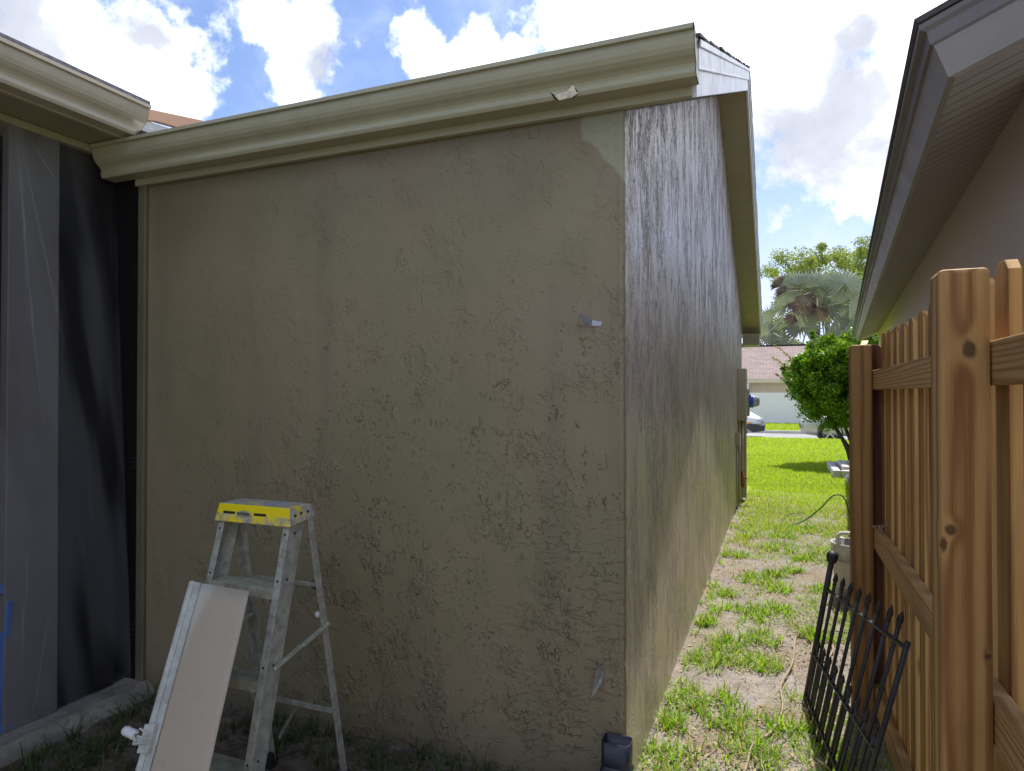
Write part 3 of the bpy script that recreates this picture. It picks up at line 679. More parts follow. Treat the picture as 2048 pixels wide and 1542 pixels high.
mb = MB(); mb.prism([(-3.0, 2.755), (-2.90, 2.775), (-2.86, 2.775), (-2.93, 2.745)], 1, 2.30, 2.44); mb.build('flashing', M['steel_strap'], H, label='small grey flashing scrap where the two gutters meet')
# bent straps on the front wall
mb = MB()
mb.add([(-.625, 2.459, 1.772), (-.660, 2.452, 1.778), (-.662, 2.452, 1.756), (-.627, 2.459, 1.757), (-.690, 2.395, 1.800), (-.676, 2.40, 1.760)], [(0, 1, 2, 3), (1, 4, 5, 2)])
s1 = mb.build('bent_strap', M['steel_strap'], H, label='small bent metal strap at mid height near the corner'); sm_ = s1.modifiers.new('s', 'SOLIDIFY'); sm_.thickness = .0025
mb = MB()
mb.add([(-.612, 2.458, .490), (-.618, 2.456, .462), (-.645, 2.415, .440), (-.640, 2.415, .468), (-.652, 2.405, .375), (-.622, 2.440, .420)], [(0, 1, 2, 3), (1, 5, 4, 2)])
s1 = mb.build('bent_strap', M['steel_strap'], H, label='bluish bent metal strap low on the wall above the drain pipe'); sm_ = s1.modifiers.new('s', 'SOLIDIFY'); sm_.thickness = .0025
# utility fittings at the far end of the side wall
mb = MB(); mb.box(WX-.002, WX+.115, 9.55, 9.85, 1.13, 1.84); ub = mb.build('meter_box', M['box'], H, bevel=.008)
mb = MB(); mb.box(WX-.002, WX+.135, 9.90, 10.2, 1.18, 1.56); ub2 = mb.build('meter_box', M['box'], H, bevel=.008)
mb = MB(); mb.lathe([(.001, .0), (.085, .001), (.085, .05), (.075, .11), (.05, .135), (.001, .14)], (WX+.135, 10.05, 1.39), 20, (1, 0, 0)); mb.build('meter_dome', M['meter_glass'], ub2, smooth=True)
mb = MB(); mb.lathe([(.088, .0), (.092, .002), (.092, .055), (.088, .057)], (WX+.135, 10.05, 1.39), 20, (1, 0, 0)); mb.build('meter_ring', M['blue_cap'], ub2, smooth=True)
mb = MB(); mb.box(WX-.002, WX+.05, 9.10, 9.22, .83, .98); mb.build('outlet_box', M['box'], H, bevel=.005)
mb = MB(); mb.tube([(WX+.018, 9.15, .83), (WX+.018, 9.15, .02)], .012); mb.build('conduit', M['box'], H, smooth=True)
mb = MB(); mb.tube([(WX+.02, 9.62, 1.13), (WX+.02, 9.62, .0)], .016); mb.build('conduit', M['box'], H, smooth=True)
mb = MB(); mb.box(WX-.002, WX+.10, 9.86, 9.96, .04, 1.15); mb.build('conduit_cover', M['box'], H, bevel=.006)
mb = MB(); mb.tube([(WX+.05, 9.72, 1.13), (WX+.05, 9.72, .40)], .02); mb.build('riser_pipe', M['box'], H, smooth=True)
mb = MB(); mb.tube([(WX+.05, 9.72, .42), (WX+.055, 9.71, .30), (WX+.06, 9.70, .20)], .023); mb.tube([(WX+.05, 9.72, .36), (WX+.11, 9.70, .33)], .013); mb.build('rusty_valve', M['rust'], H, smooth=True)

# ------------------------------------------------------------------ masking film over the patio screen
m, n, out = newmat('clear_masking_film')
pos = n.a('ShaderNodeNewGeometry').outputs['Position']
wv = n.vm('SCALE', n.vm('SUBTRACT', n.a('ShaderNodeTexNoise', {'Vector': pos, 'Scale': 2.0, 'Detail': 2.0}).outputs['Color'], (.5, .5, .5)), scale=.25)
q = n.vm('ADD', pos, wv)
sh_ = n.a('ShaderNodeSeparateXYZ', {0: pos})
dg = n.a('ShaderNodeCombineXYZ', {0: 0.0, 1: n.m('ADD', sh_.outputs[1], n.m('MULTIPLY', sh_.outputs[2], .13)), 2: sh_.outputs[2]}).outputs[0]
rd = n.noise(n.vm('MULTIPLY', dg, (1, 11, .55)), 1.0, 1, .5)
cr = n.m('SUBTRACT', 1.0, n.sm(n.m('ABSOLUTE', n.m('SUBTRACT', rd, .5)), 0, .012))
cr = n.m('MULTIPLY', cr, n.sm(n.noise(n.stretch(pos, (1, 3, 1)), 1.6, 2), .46, .62))
fac = n.m('ADD', .012, n.m('ADD', n.m('MULTIPLY', cr, .05), n.m('MULTIPLY', n.sm(n.noise(n.vm('MULTIPLY', dg, (1, 5, .7)), 1.0, 2), .42, .62), .075)))
p = n.a('ShaderNodeBsdfPrincipled', {'Base Color': (.72, .70, .68, 1), 'Roughness': .5, 'Specular IOR Level': .2})
mx = n.a('ShaderNodeMixShader', {0: fac}); n.l.new(n.a('ShaderNodeBsdfTransparent').outputs[0], mx.inputs[1]); n.l.new(p.outputs[0], mx.inputs[2]); n.l.new(mx.outputs[0], out.inputs['Surface'])
M['film'] = m
mb = MB(); fy = np.arange(.4, 2.431, .02); fz = np.append(np.arange(.055, 2.68, .05), 2.714); k = len(fy)
for z in fz:
    for y in fy:
        t = (z-.05)/2.6; px = px_(z)+.008+.010*fnz(y*7, z*1.1, 2)+.008*fnz(y*16+z*3, z*2, 6)*t
        mb.v.append((px, y+.0*z, z+.02*(fnz(y*5, 1, 1)) if z < .06 else z))
mb.f = [(j*k+i, j*k+i+1, (j+1)*k+i+1, (j+1)*k+i) for j in range(len(fz)-1) for i in range(k-1)]
film = mb.build('masking_film', M['film'], None, org=(-3.05, 1.8, .05), smooth=True)
tag(film, 'clear plastic masking film hanging over the dark patio screen at the left edge', 'plastic sheet')
m3 = plain('dark_print', (.012, .012, .014), .6)
for z in (2.124, 1.152, .30):
    me = text_mesh('3M', .060, .0005)
    o = link('printed_mark', me, m3, film, (-3.078, 2.4385, z)); o.rotation_euler = (R(90), R(90), 0)
m, n, out = newmat('crumpled_film'); p = n.a('ShaderNodeBsdfPrincipled', {'Base Color': (.72, .72, .74, 1), 'Roughness': .35})
mx = n.a('ShaderNodeMixShader', {0: .055}); n.l.new(n.a('ShaderNodeBsdfTransparent').outputs[0], mx.inputs[1]); n.l.new(p.outputs[0], mx.inputs[2]); n.l.new(mx.outputs[0], out.inputs['Surface'])
M['crumple'] = m
def crease(y0, z0, y1, z1, wd, bow=.02):
    mb = MB(); k = 22
    for i in range(k+1):
        t = i/k; y = y0+(y1-y0)*t+bow*math.sin(t*3.1)+.004*fnz(t*9, z0); z = z0+(z1-z0)*t; w_ = wd*math.sin(math.pi*min(1, t*.93+.05))**.7
        x = px_(z)+.021
        mb.v += [(x, y-w_, z), (x+.006*w_/wd, y, z), (x, y+w_*.7, z)]
    mb.f = [(i*3+j, i*3+j+1, (i+1)*3+j+1, (i+1)*3+j) for i in range(k) for j in (0, 1)]
    mb.build('crease', M['crumple'], film, smooth=True)
for c_ in [(1.955, 2.62, 2.13, 1.70, .006, .0), (1.945, 2.60, 2.02, 1.35, .005, -.01), (1.93, 2.66, 1.96, 1.9, .006, .01), (2.0, 2.66, 2.15, 2.45, .010, .0), (1.90, .66, 1.89, .30, .006, .012), (1.93, .80, 1.90, .48, .004, .01), (2.02, .52, 1.93, .06, .004, .0), (2.22, 1.3, 2.25, .75, .0015, -.01), (2.05, 1.3, 1.98, 1.26, .003, .0)]: crease(*c_)
# crumpled bottom hem on the kerb
mb = MB(); hy = np.arange(1.72, 2.20, .012)
for y in hy:
    a = fnz(y*22, 1)*.012; b_ = fnz(y*30, 5)*.010
    mb.v += [(-3.052, y, .068+a), (-3.035+b_, y, .070+b_), (-3.02+a, y, .058+a*.5), (-3.000+b_*1.5, y, .052+abs(a)*.6)]
mb.f = [(i*4+j, i*4+j+1, (i+1)*4+j+1, (i+1)*4+j) for i in range(len(hy)-1) for j in range(3)]
mb.build('crumpled_hem', M['crumple'], film, org=(-3.05, 1.8, .05))
# blue frame behind the film
BL = thing('blue_stepladder', 'blue painted frame showing behind the plastic film at the left edge', 'ladder', (-3.3, 1.7, .06))
mb = MB(); mb.beam((-3.125, 1.872, .60), (-3.125, 1.835, .05), .025, .052, (1, 0, 0)); mb.build('rail', M['blue'], BL, bevel=.004)
mb = MB(); mb.beam((-3.20, 1.60, .60), (-3.20, 1.45, .05), .025, .052, (1, 0, 0)); mb.build('rail', M['blue'], BL, bevel=.004)
mb = MB(); mb.beam((-3.13, 1.872, .655), (-3.20, 1.50, .60), .025, .035, (0, 0, 1)); mb.build('top_bar', M['blue'], BL, bevel=.004)
mb = MB(); mb.beam((-3.09, 1.875, .065), (-3.20, 1.45, .06), .030, .030, (0, 0, 1)); mb.build('base_bar', M['blue'], BL, bevel=.004)

# ------------------------------------------------------------------ drain pipe at the corner
DP = thing('drain_pipe', 'black corrugated plastic drain pipe end standing at the foot of the wall corner', 'pipe', (-.555, 2.39, 0))
def rrect(cx, cy, z, hx, hy, k=5, r=.012):
    o = []
    for (sx, sy, a0) in ((1, 1, 0), (-1, 1, 90), (-1, -1, 180), (1, -1, 270)):
        for i in range(k):
            a = R(a0+90*i/(k-1)); o.append((cx+sx*(hx-r)+r*math.cos(a), cy+sy*(hy-r)+r*math.sin(a), z))
    return o
mb = MB(); rings = []
lv = [(.242, .052, .038, 0), (.16, .052, .039, 0), (.15, .050, .038, 0)]
z = .15
while z > -.03: lv += [(z, .050, .040, 0), (z-.006, .056, .045, 0), (z-.016, .056, .045, 0), (z-.022, .050, .040, 0)]; z -= .028
for (z, hx, hy, _) in lv: rings.append(rrect(-.555, 2.40-(.24-z)*.05, z, hx, hy, 5, .016))
for i, rg in enumerate(rings): mb.v += rg
K = len(rings[0])
for i in range(len(rings)-1):
    for j in range(K): mb.f.append((i*K+j, i*K+(j+1) % K, (i+1)*K+(j+1) % K, (i+1)*K+j))
o = mb.build('pipe_body', M['black_pipe'], DP, smooth=True); sdm = o.modifiers.new('s', 'SOLIDIFY'); sdm.thickness = .003; sdm.offset = -1

# ------------------------------------------------------------------ stepladder
L = thing('stepladder', 'paint-spattered aluminium stepladder with a yellow top cap in front of the wall', 'ladder', (-1.72, 1.85, 0))
m, n, out = newmat('worn_yellow_plastic')
pos = n.a('ShaderNodeNewGeometry').outputs['Position']; nr = n.a('ShaderNodeNewGeometry').outputs['Normal']
sp = n.a('ShaderNodeSeparateXYZ', {0: pos}); sn = n.a('ShaderNodeSeparateXYZ', {0: nr})
topm = n.m('MAXIMUM', n.m('GREATER_THAN', sn.outputs[2], .8), n.m('MULTIPLY', n.m('GREATER_THAN', sn.outputs[0], .6), .9))
low = n.sm(n.m('ADD', sp.outputs[2], n.m('MULTIPLY', n.m('SUBTRACT', n.noise(pos, 26, 4), .5), .035)), 1.078, 1.066)
grim = n.m('MAXIMUM', n.m('MULTIPLY', topm, n.sm(n.noise(pos, 20, 5), .25, .45)), n.m('MULTIPLY', low, n.sm(n.noise(pos, 18, 4), .62, .40)))
gc = n.mix(n.sm(n.noise(pos, 45, 5, .7), .35, .65), (.26, .25, .20), (.50, .48, .40))
gc = n.mix(n.m('MULTIPLY', n.sm(n.noise(pos, 14, 4), .52, .6), topm), gc, (.30, .32, .42))
princ(n, out, n.mix(grim, (.82, .66, .01), gc), .4, n.bump(n.noise(pos, 60, 4), .3, .002)); M['yellow'] = m
LT = 1.105
mb = MB()
xl, xr, yf, yb = -1.888, -1.560, 1.838, 1.955
# tapered cap: slightly wider at the bottom, hollow underneath
vs = [(xl-.006, yf-.010, LT-.062), (xr+.006, yf-.010, LT-.062), (xr+.006, yb+.006, LT-.045), (xl-.006, yb+.006, LT-.045),
      (xl+.006, yf+.002, LT), (xr-.006, yf+.002, LT), (xr-.006, yb-.004, LT), (xl+.006, yb-.004, LT)]
mb.add(vs, [(4, 5, 6, 7), (0, 1, 5, 4), (1, 2, 6, 5), (2, 3, 7, 6), (3, 0, 4, 7)])
cap = mb.build('top_cap', M['yellow'], L); md = cap.modifiers.new('s', 'SOLIDIFY'); md.thickness = .005; md.offset = -1
md = cap.modifiers.new('b', 'BEVEL'); md.width = .006; md.segments = 3; md.limit_method = 'ANGLE'; md.angle_limit = R(40)
def slot(cx):
    mb = MB(); z = LT-.030; y = yf-.0058
    mb.box(cx-.027, cx+.027, y-.0006, y+.004, z-.0045, z+.0045); mb.build('slot', M['dark'], cap, bevel=.002)
slot(xl+.058); slot(xl+.198)
mb = MB(); mb.lathe([(.001, .0042), (.9, .004), (1.0, .003), (1.0, 0)], (0, 0, 0), 28)
emb = MB(); zc = LT-.031
emb.v = [((xl+.128)+x*.033, yf-.0058-z*1.0, zc+y*.0115) for x, y, z in mb.v]; emb.f = mb.f
emb.build('emblem', M['alum_green'], cap)
me = text_mesh('WERNER', .014, .0006); o = link('lettering', me, M['dark'], cap, (xl+.128, yf-.0105, zc)); o.rotation_euler = (R(90), 0, 0)
for (yy_, zz_) in ((yf+.022, LT-.028), (yf+.052, LT-.024), (yf+.088, LT-.024), (yf+.045, LT-.052)):
    mb = MB(); mb.lathe([(.001, .003), (.0045, .003), (.0055, 0)], (xr+.001, yy_, zz_), 10, (1, 0, 0)); mb.build('rivet', M['iron'], cap)
def fpt(z, x): return (x, 1.845-(LT-.05-z)*.255, z)
def bpt(z, x): return (x, 1.945+(LT-.05-z)*.19, z)
def splay(z, x, k): return x+k*(LT-z)
for sgn, x0, kx in ((-1, xl+.012, -.03), (1, xr-.014, .010)):
    mb = MB()
    a = fpt(LT-.045, x0); b_ = fpt(.02, splay(.02, x0, kx))
    A, B = Vector(a), Vector(b_)
    mb.beam(A+Vector((sgn*.006, .036, 0)), B+Vector((sgn*.006, .036, 0)), .003, .070, (0, 1, 0))         # web
    mb.beam(A+Vector((-sgn*.006, 0, 0)), B+Vector((-sgn*.006, 0, 0)), .026, .0035, (0, 1, 0))         # front flange
    mb.beam(A+Vector((-sgn*.006, .071, 0)), B+Vector((-sgn*.006, .071, 0)), .026, .0035, (0, 1, 0))
    rl = mb.build('front_rail', M['alum'], L, bevel=.0008, seg=1)
    mb = MB(); mb.beam(B+Vector((0, .035, -.02)), B+Vector((0, .035, .05)), .036, .085, (0, 1, 0)); mb.build('rubber_foot', M['tyre'], rl, bevel=.003)
    for zz_ in (LT-.09, .865, .60, .32):
        p_ = fpt(zz_, splay(zz_, x0, kx))
        mb = MB(); mb.lathe([(.001, .0025), (.0038, .002), (.0045, 0)], (p_[0]-sgn*.006, p_[1]-.002, p_[2]), 10, (0, -1, 0)); mb.build('rivet', M['iron'], rl)
        mb = MB(); mb.lathe([(.001, .0025), (.0038, .002), (.0045, 0)], (p_[0]+sgn*.0075, p_[1]+.03, p_[2]), 10, (sgn, 0, 0)); mb.build('rivet', M['iron'], rl)
for sgn, x0, kx in ((-1, xl+.004, -.015), (1, xr-.006, .012)):
    A, B = Vector(bpt(LT-.04, x0)), Vector(bpt(.02, splay(.02, x0, kx)))
    mb = MB(); mb.beam(A, B, .030, .0035, (0, 1, 0)); mb.beam(A+Vector((sgn*.014, -.014, 0)), B+Vector((sgn*.010, -.014, 0)), .003, .030, (0, 1, 0))
    rl = mb.build('rear_rail', M['alum'], L, bevel=.0008, seg=1)
    mb = MB(); mb.beam(B+Vector((0, -.01, -.02)), B+Vector((0, -.01, .04)), .030, .04, (0, 1, 0)); mb.build('rubber_foot', M['tyre'], rl, bevel=.003)
for zs in (.838, .555, .285):
    x0 = splay(zs, xl+.016, -.03); x1 = splay(zs, xr-.018, .010); y0 = fpt(zs, 0)[1]
    mb = MB(); mb.box(x0, x1, y0-.002, y0+.078, zs-.003, zs); mb.box(x0, x1, y0-.004, y0-.001, zs-.034, zs); mb.box(x0, x1, y0+.075, y0+.078, zs-.026, zs)
    for k in range(6): mb.box(x0+.004, x1-.004, y0+.006+k*.012, y0+.010+k*.012, zs, zs+.0018)
    stp = mb.build('step', M['alum_green'], L, bevel=.0008, seg=1)
    for xx, sg in ((x0, 1), (x1, -1)):
        mb = MB(); mb.beam((xx+sg*.004, y0+.002, zs-.085), (xx+sg*.048, y0+.002, zs-.02), .003, .016, (0, 1, 0)); mb.build('gusset', M['alum'], stp)
# spreaders
for sgn, x0 in ((-1, xl-.004), (1, xr+.006)):
    f_ = Vector(fpt(.59, x0)); f_.y += .03; r_ = Vector(bpt(.655, x0+.006)); mid_ = f_.lerp(r_, .52)
    mb = MB(); mb.beam(f_, mid_+(mid_-f_)*.08, .003, .021, (1, 0, 0)); a_ = mid_-(r_-mid_)*.06; mb.beam(a_+Vector((sgn*.004, 0, 0)), r_+Vector((sgn*.004, 0, 0)), .003, .021, (1, 0, 0))
    for q_ in (f_, mid_, r_): mb.lathe([(.001, .006), (.006, .005), (.008, 0)], q_+Vector((sgn*.004, 0, 0)), 10, (sgn, 0, 0))
    mb.build('spreader', M['alum_green'], L)
# rear horizontals
for zb, w_ in ((.80, .016), (.30, .020)):
    y0 = bpt(zb, 0)[1]
    mb = MB(); mb.beam((splay(zb, xl+.004, -.015), y0+.004, zb), (splay(zb, xr-.006, .012), y0+.004, zb), .004, w_, (0, 0, 1)); mb.build('rear_brace', M['alum'], L, bevel=.0008, seg=1)
mb = MB(); y0 = bpt(.30, 0)[1]; mb.beam((xl+.15, y0+.006, .30), (xl+.02, y0+.05, .12), .003, .014); mb.build('diagonal_brace', M['alum'], L)
y0 = bpt(.80, 0)[1]
BS = thing('hanging_ball', 'small white ball on a thin string hanging from the ladder brace', 'ball', (-1.575, y0+.012, .68))
mb = MB(); mb.ball((-1.575, y0+.012, .690), .0125); mb.build('ball', M['white_plastic'], BS, smooth=True)
mb = MB(); mb.tube([(-1.575, y0+.012, .70), (-1.572, y0+.010, .76), (-1.570, y0+.008, .80)], .0012, 5); mb.build('string', M['iron'], BS)
mb = MB(); mb.beam((-1.600, y0+.012, .802), (-1.562, y0+.012, .775), .014, .020); mb.tube([(-1.605, y0+.005, .806), (-1.595, y0+.022, .806), (-1.585, y0+.005, .80)], .004, 6); mb.build('clip', M['iron'], BS)

# ------------------------------------------------------------------ spray shield leaning on the ladder
S = thing('spray_shield', 'long beige paint-splashed spray shield leaning upright against the stepladder', 'spray shield', (-1.51, 1.13, 0))
tl, tr = Vector((-1.832, 1.675, .868)), Vector((-1.600, 1.690, .858))
bl, br = Vector((-1.615, 1.125, 0.0)), Vector((-1.375, 1.145, 0.0))
up_ = (tl-bl).normalized(); rt_ = (tr-tl).normalized(); nm = up_.cross(rt_).normalized()
if nm.y > 0: nm = -nm
def sp_(u, v, o=0.0):        # u 0..1 left-right, v 0..1 bottom-top
    return bl.lerp(br, u).lerp(tl.lerp(tr, u), v)+nm*o
mb = MB(); nu, nv = 10, 20
for j in range(nv+1):
    for i in range(nu+1):
        u, v = .13+.87*i/nu, j/nv; mb.v.append(tuple(sp_(u, v, .006*math.sin(u*3.0)+.003*fnz(u*2, v*4))))
mb.f = [(j*(nu+1)+i, j*(nu+1)+i+1, (j+1)*(nu+1)+i+1, (j+1)*(nu+1)+i) for j in range(nv) for i in range(nu)]
m, n, out = newmat('shield_dried_paint')
uvp = n.a('ShaderNodeNewGeometry').outputs['Position']
dl = n.vm('DOT_PRODUCT', n.vm('SUBTRACT', uvp, tuple(tl)), tuple(rt_))
dv = n.vm('DOT_PRODUCT', n.vm('SUBTRACT', uvp, tuple(bl)), tuple(up_))
bound = n.m('ADD', n.m('ADD', n.m('SUBTRACT', dl, .055), n.m('MULTIPLY', dv, -.06)), n.m('MULTIPLY', n.noise(n.stretch(uvp, (3, 3, 1)), 3.0, 5), .07))
fcl = n.sm(bound, -.02, .04)
cc = n.mix(fcl, (.52, .50, .40), (.42, .345, .245))
cc = n.mix(n.m('MULTIPLY', n.sm(n.noise(uvp, 26, 5, .7), .58, .64), .4), cc, (.33, .29, .24))
princ(n, out, cc, .5, n.bump(n.noise(uvp, 12, 4), .3, .004)); M['shieldp'] = m
bd = mb.build('blade', m, S, smooth=True); sdm = bd.modifiers.new('s', 'SOLIDIFY'); sdm.thickness = .002
mb = MB(); mb.tube([sp_(.035, v, .006) for v in (0, .5, 1)], .0115, 10); mb.beam(sp_(.10, 0, .004), sp_(.10, 1, .004), .022, .006, nm); mb.beam(sp_(.155, 0, .006), sp_(.155, 1, .006), .010, .004, nm)
et = mb.build('edge_tube', M['shield_edge'], S, bevel=.001)
for v in np.arange(.08, 1, .115):
    mb = MB(); mb.lathe([(.001, .004), (.004, .003), (.005, 0)], sp_(.155, v, .008), 8, nm); mb.build('rivet', M['shield_edge'], et)
v0 = .555
c0 = sp_(.06, v0, .016); mb = MB(); mb.beam(c0-up_*.038, c0+up_*.038, .036, .018, nm); mb.beam(c0-up_*.015-rt_*.045, c0-up_*.004+rt_*.01, .022, .014, nm)
for k in (-.02, .0, .02): mb.beam(c0+up_*k-rt_*.030+nm*.008, c0+up_*k*.5+rt_*.016+nm*.008, .005, .012, nm)
mb.tube([c0-rt_*.03+up_*.012+nm*.01, c0-rt_*.045+nm*.012, c0-rt_*.03-up_*.016+nm*.01], .0045, 6); cl_ = mb.build('clamp', M['shield_edge'], S, bevel=.002)
mb = MB(); a_ = c0-rt_*.045; prof = [(.001, 0), (.013, .0)]
for k in range(6): prof += [(.0145, .004+k*.007), (.0128, .0075+k*.007)]
prof += [(.012, .048), (.001, .052)]
mb.lathe(prof, a_, 16, -rt_+up_*.12); mb.build('threaded_socket', M['white_plastic'], cl_, smooth=True)

# ================================================================== WOODEN FENCE
FN = thing('wooden_fence', 'new pine picket fence with square posts along the right side of the path', 'fence', (.345, 2.5, 0))
def post(y, top, mat, ch=.008):
    mb = MB(); mb.box(.30, .39, y, y+.09, -.05, top)
    return mb.build('post', mat, FN, org=(.30, y, 0), bevel=ch)
post(1.578, 1.753, M['wood_post_near'], .010); post(3.405, 1.722, M['wood_post']); post(-.245, 1.75, M['wood_post'])
def rail(z0, z1, y0, y1):
    mb = MB(); mb.box(.3915, .430, y0, y1, z0, z1); mb.build('rail', M['wood_rail'], FN, org=(.39, y0, z0), bevel=.003)
for z0, z1 in ((1.517, 1.606), (.800, .889), (.075, .164)):
    rail(z0, z1, -.24, 1.622); rail(z0, z1, 1.624, 3.49)
def picket(x0, x1, y0, y1, top, mat, name='picket'):
    c_ = .022; mb = MB(); mb.prism([(y0, .03), (y1, .03), (y1, top-c_), (y1-c_, top), (y0+c_, top), (y0, top-c_)], 0, x0, x1)
    mb.build(name, mat, FN, org=(x0, y0, .03), bevel=.0015)
y = 3.375
i = 0
while y > -.2:
    picket(.4315, .455, y, y+.092, 1.772+random.uniform(-.007, .008), M['wood'])
    y -= .1745; i += 1
# return panel running towards the neighbour's wall behind the far post
for k in range(4):
    x0 = .303+k*.145; mb = MB(); c_ = .022; tp_ = 1.728
    mb.prism([(x0, .03), (x0+.14, .03), (x0+.14, tp_-c_), (x0+.14-c_, tp_), (x0+c_, tp_), (x0, tp_-c_)], 1, 3.500, 3.518)
    mb.build('return_picket', M['wood_return'], FN, org=(x0, 3.500, .03), bevel=.0015)
mb = MB(); mb.add([(.342, 3.418, 1.7235), (.368, 3.412, 1.7235), (.378, 3.438, 1.744), (.352, 3.444, 1.744)], [(0, 1, 2, 3)]); o = mb.build('yellow_tag', M['tag'], FN); o.modifiers.new('s', 'SOLIDIFY').thickness = .001
mb = MB(); rr_ = random.Random(3)
for _ in range(16):
    a_ = Vector((.405+rr_.uniform(-.012, .012), 3.33+rr_.uniform(-.05, .04), .893+rr_.uniform(0, .02))); b_ = a_+Vector((rr_.uniform(-.02, .02), rr_.uniform(-.03, .03), rr_.uniform(-.004, .016)))
    mb.tube([a_, b_], .002, 5)
tag(mb.build('leaf_scraps', M['litter'], None, org=(.405, 3.33, .893)), 'little clump of dry scraps lying on the middle fence rail by the far post', 'scraps')

# ------------------------------------------------------------------ iron fence panel leaning on the wooden fence
IP = thing('iron_fence_panel', 'black iron garden fence panel with spear tips leaning on the wooden fence', 'fence panel', (.16, 3.0, 0))
b0, b1 = Vector((.100, 3.49, .0)), Vector((.215, 2.46, .05))
t0, t1 = Vector((.192, 3.31, .640)), Vector((.352, 2.30, .755))
def ip(u, v): return b0.lerp(b1, u).lerp(t0.lerp(t1, u), v)
def finial(mb, p, dr, s=1.0):
    mb.lathe([(.0065*s, 0), (.009*s, .006*s), (.0065*s, .012*s), (.011*s, .026*s), (.008*s, .042*s), (.0005, .062*s)], p, 8, dr)
mb = MB(); e = ip(0, 1.19); mb.tube([ip(0, -.02), e], .0125, 10); lp = mb.build('end_post', M['iron'], IP, smooth=True)
mb = MB(); mb.lathe([(.012, -.012), (.021, -.006), (.021, .0), (.024, .008), (.024, .028), (.019, .038), (.001, .042)], e, 14, (ip(0, 1)-ip(0, 0))); mb.build('ball_cap', M['iron'], lp, smooth=True)
for k in range(1, 9):
    u = k/8.7; mb = MB(); top = 1.03
    if k == 8: u = .90
    mb.tube([ip(u, -.01), ip(u, top)], .0072, 7); finial(mb, ip(u, top), ip(u, 1)-ip(u, 0)); mb.build('picket_rod', M['iron'], IP, smooth=True)
mb = MB(); mb.tube([ip(1, -.01), ip(1, 1.0)], .0085, 7); mb.build('end_rod', M['iron'], IP, smooth=True)
for k in range(0, 9):
    u = (k+.45)/8.9; mb = MB(); mb.tube([ip(u, -.01), ip(u, .50)], .0068, 7); finial(mb, ip(u, .50), ip(u, 1)-ip(u, 0), .9); mb.build('short_rod', M['iron'], IP, smooth=True)
for v in (.97, .45, .10):
    mb = MB(); mb.beam(ip(-.02, v), ip(1.0, v), .008, .016, (1, 0, 0)); mb.build('cross_bar', M['iron'], IP)

# ------------------------------------------------------------------ bucket
BK = thing('bucket', 'white plastic bucket with a thick handle behind the far fence post', 'bucket', (.50, 5.45, 0))
m, n, out = newmat('translucent_bucket'); pos = n.a('ShaderNodeNewGeometry').outputs['Position']
p = n.a('ShaderNodeBsdfPrincipled', {'Base Color': n.mix(n.sm(n.noise(pos, 9, 4), .4, .65), (.62, .62, .62), (.40, .37, .34)), 'Roughness': .4, 'Transmission Weight': .15}); n.l.new(p.outputs[0], out.inputs[0]); M['bucket'] = m
mb = MB(); mb.lathe([(.001, .012), (.125, .012), (.128, .0), (.150, .33), (.157, .335), (.157, .40), (.162, .405), (.162, .413), (.150, .413), (.148, .33), (.126, .02), (.001, .018)], (.50, 5.45, .0), 32)
mb.build('body', m, BK, smooth=True)
mb = MB(); mb.lathe([(.139, .10), (.1505, .29)], (.50, 5.45, 0), 32); lb = MB()
for f in mb.f:
    if all(mb.v[i][1] < 5.40 for i in f): lb.add([mb.v[i] for i in f], [(0, 1, 2, 3)])
lb.weld = True; lb.build('label', plain('beige_label', (.52, .46, .38), .6, .1, 15), BK)
mb = MB(); hp = [(.385, 5.36, .40), (.380, 5.34, .47), (.40, 5.33, .495), (.47, 5.33, .500), (.56, 5.33, .495), (.60, 5.35, .47), (.60, 5.36, .40)]
mb.tube(hp, .013, 8); mb.tube([(.42, 5.40, .38), (.415, 5.375, .455), (.40, 5.37, .46), (.39, 5.37, .42)], .011, 8); mb.build('handle', M['white_plastic'], BK, smooth=True)

# ------------------------------------------------------------------ wires and cords
mb = MB(); P_ = [(.05, 7.95, .012), (.097, 8.085, .02), (.25, 8.15, .08), (.42, 8.22, .22), (.53, 8.28, .34), (.60, 8.30, .365), (.66, 8.32, .33), (.70, 8.35, .22), (.73, 8.42, .10), (.78, 8.5, .0)]
def smoothpath(P, k=5):
    P = [Vector(p) for p in P]; o = []
    for i in range(len(P)-1):
        a, b, c, d_ = P[max(i-1, 0)], P[i], P[i+1], P[min(i+2, len(P)-1)]
        for j in range(k):
            t = j/k; o.append(.5*((2*b)+(-a+c)*t+(2*a-5*b+4*c-d_)*t*t+(-a+3*b-3*c+d_)*t**3))
    return o+[P[-1]]
mb.tube(smoothpath(P_), .0075, 6); tag(mb.build('green_wire', M['wire'], None, org=(.1, 8, 0), smooth=True), 'springy green wire arching up out of the lawn', 'wire')
mb = MB(); mb.tube(smoothpath([(.0, 8.2, .01), (.02, 8.45, .015), (.1, 8.8, .03), (.3, 9.05, .02)]), .005, 6)
tag(mb.build('green_wire', M['wire'], None, org=(.1, 8.4, 0), smooth=True), 'short dull wire lying in the grass left of the arching wire', 'wire')
mb = MB(); P_ = [(-.20, 2.50, .012), (-.135, 2.80, .012), (-.115, 3.01, .014), (-.047, 3.13, .02), (.004, 3.40, .016), (-.002, 3.68, .014), (.057, 3.98, .02), (.076, 4.34, .015), (.108, 4.49, .02), (.255, 4.62, .014), (.37, 4.64, .012), (.55, 4.6, .01)]
mb.tube(smoothpath(P_), .0052, 7); tag(mb.build('garden_cord', M['hose'], None, org=(0, 3.5, 0), smooth=True), 'tan cord snaking along the sandy path between the tufts', 'cord')
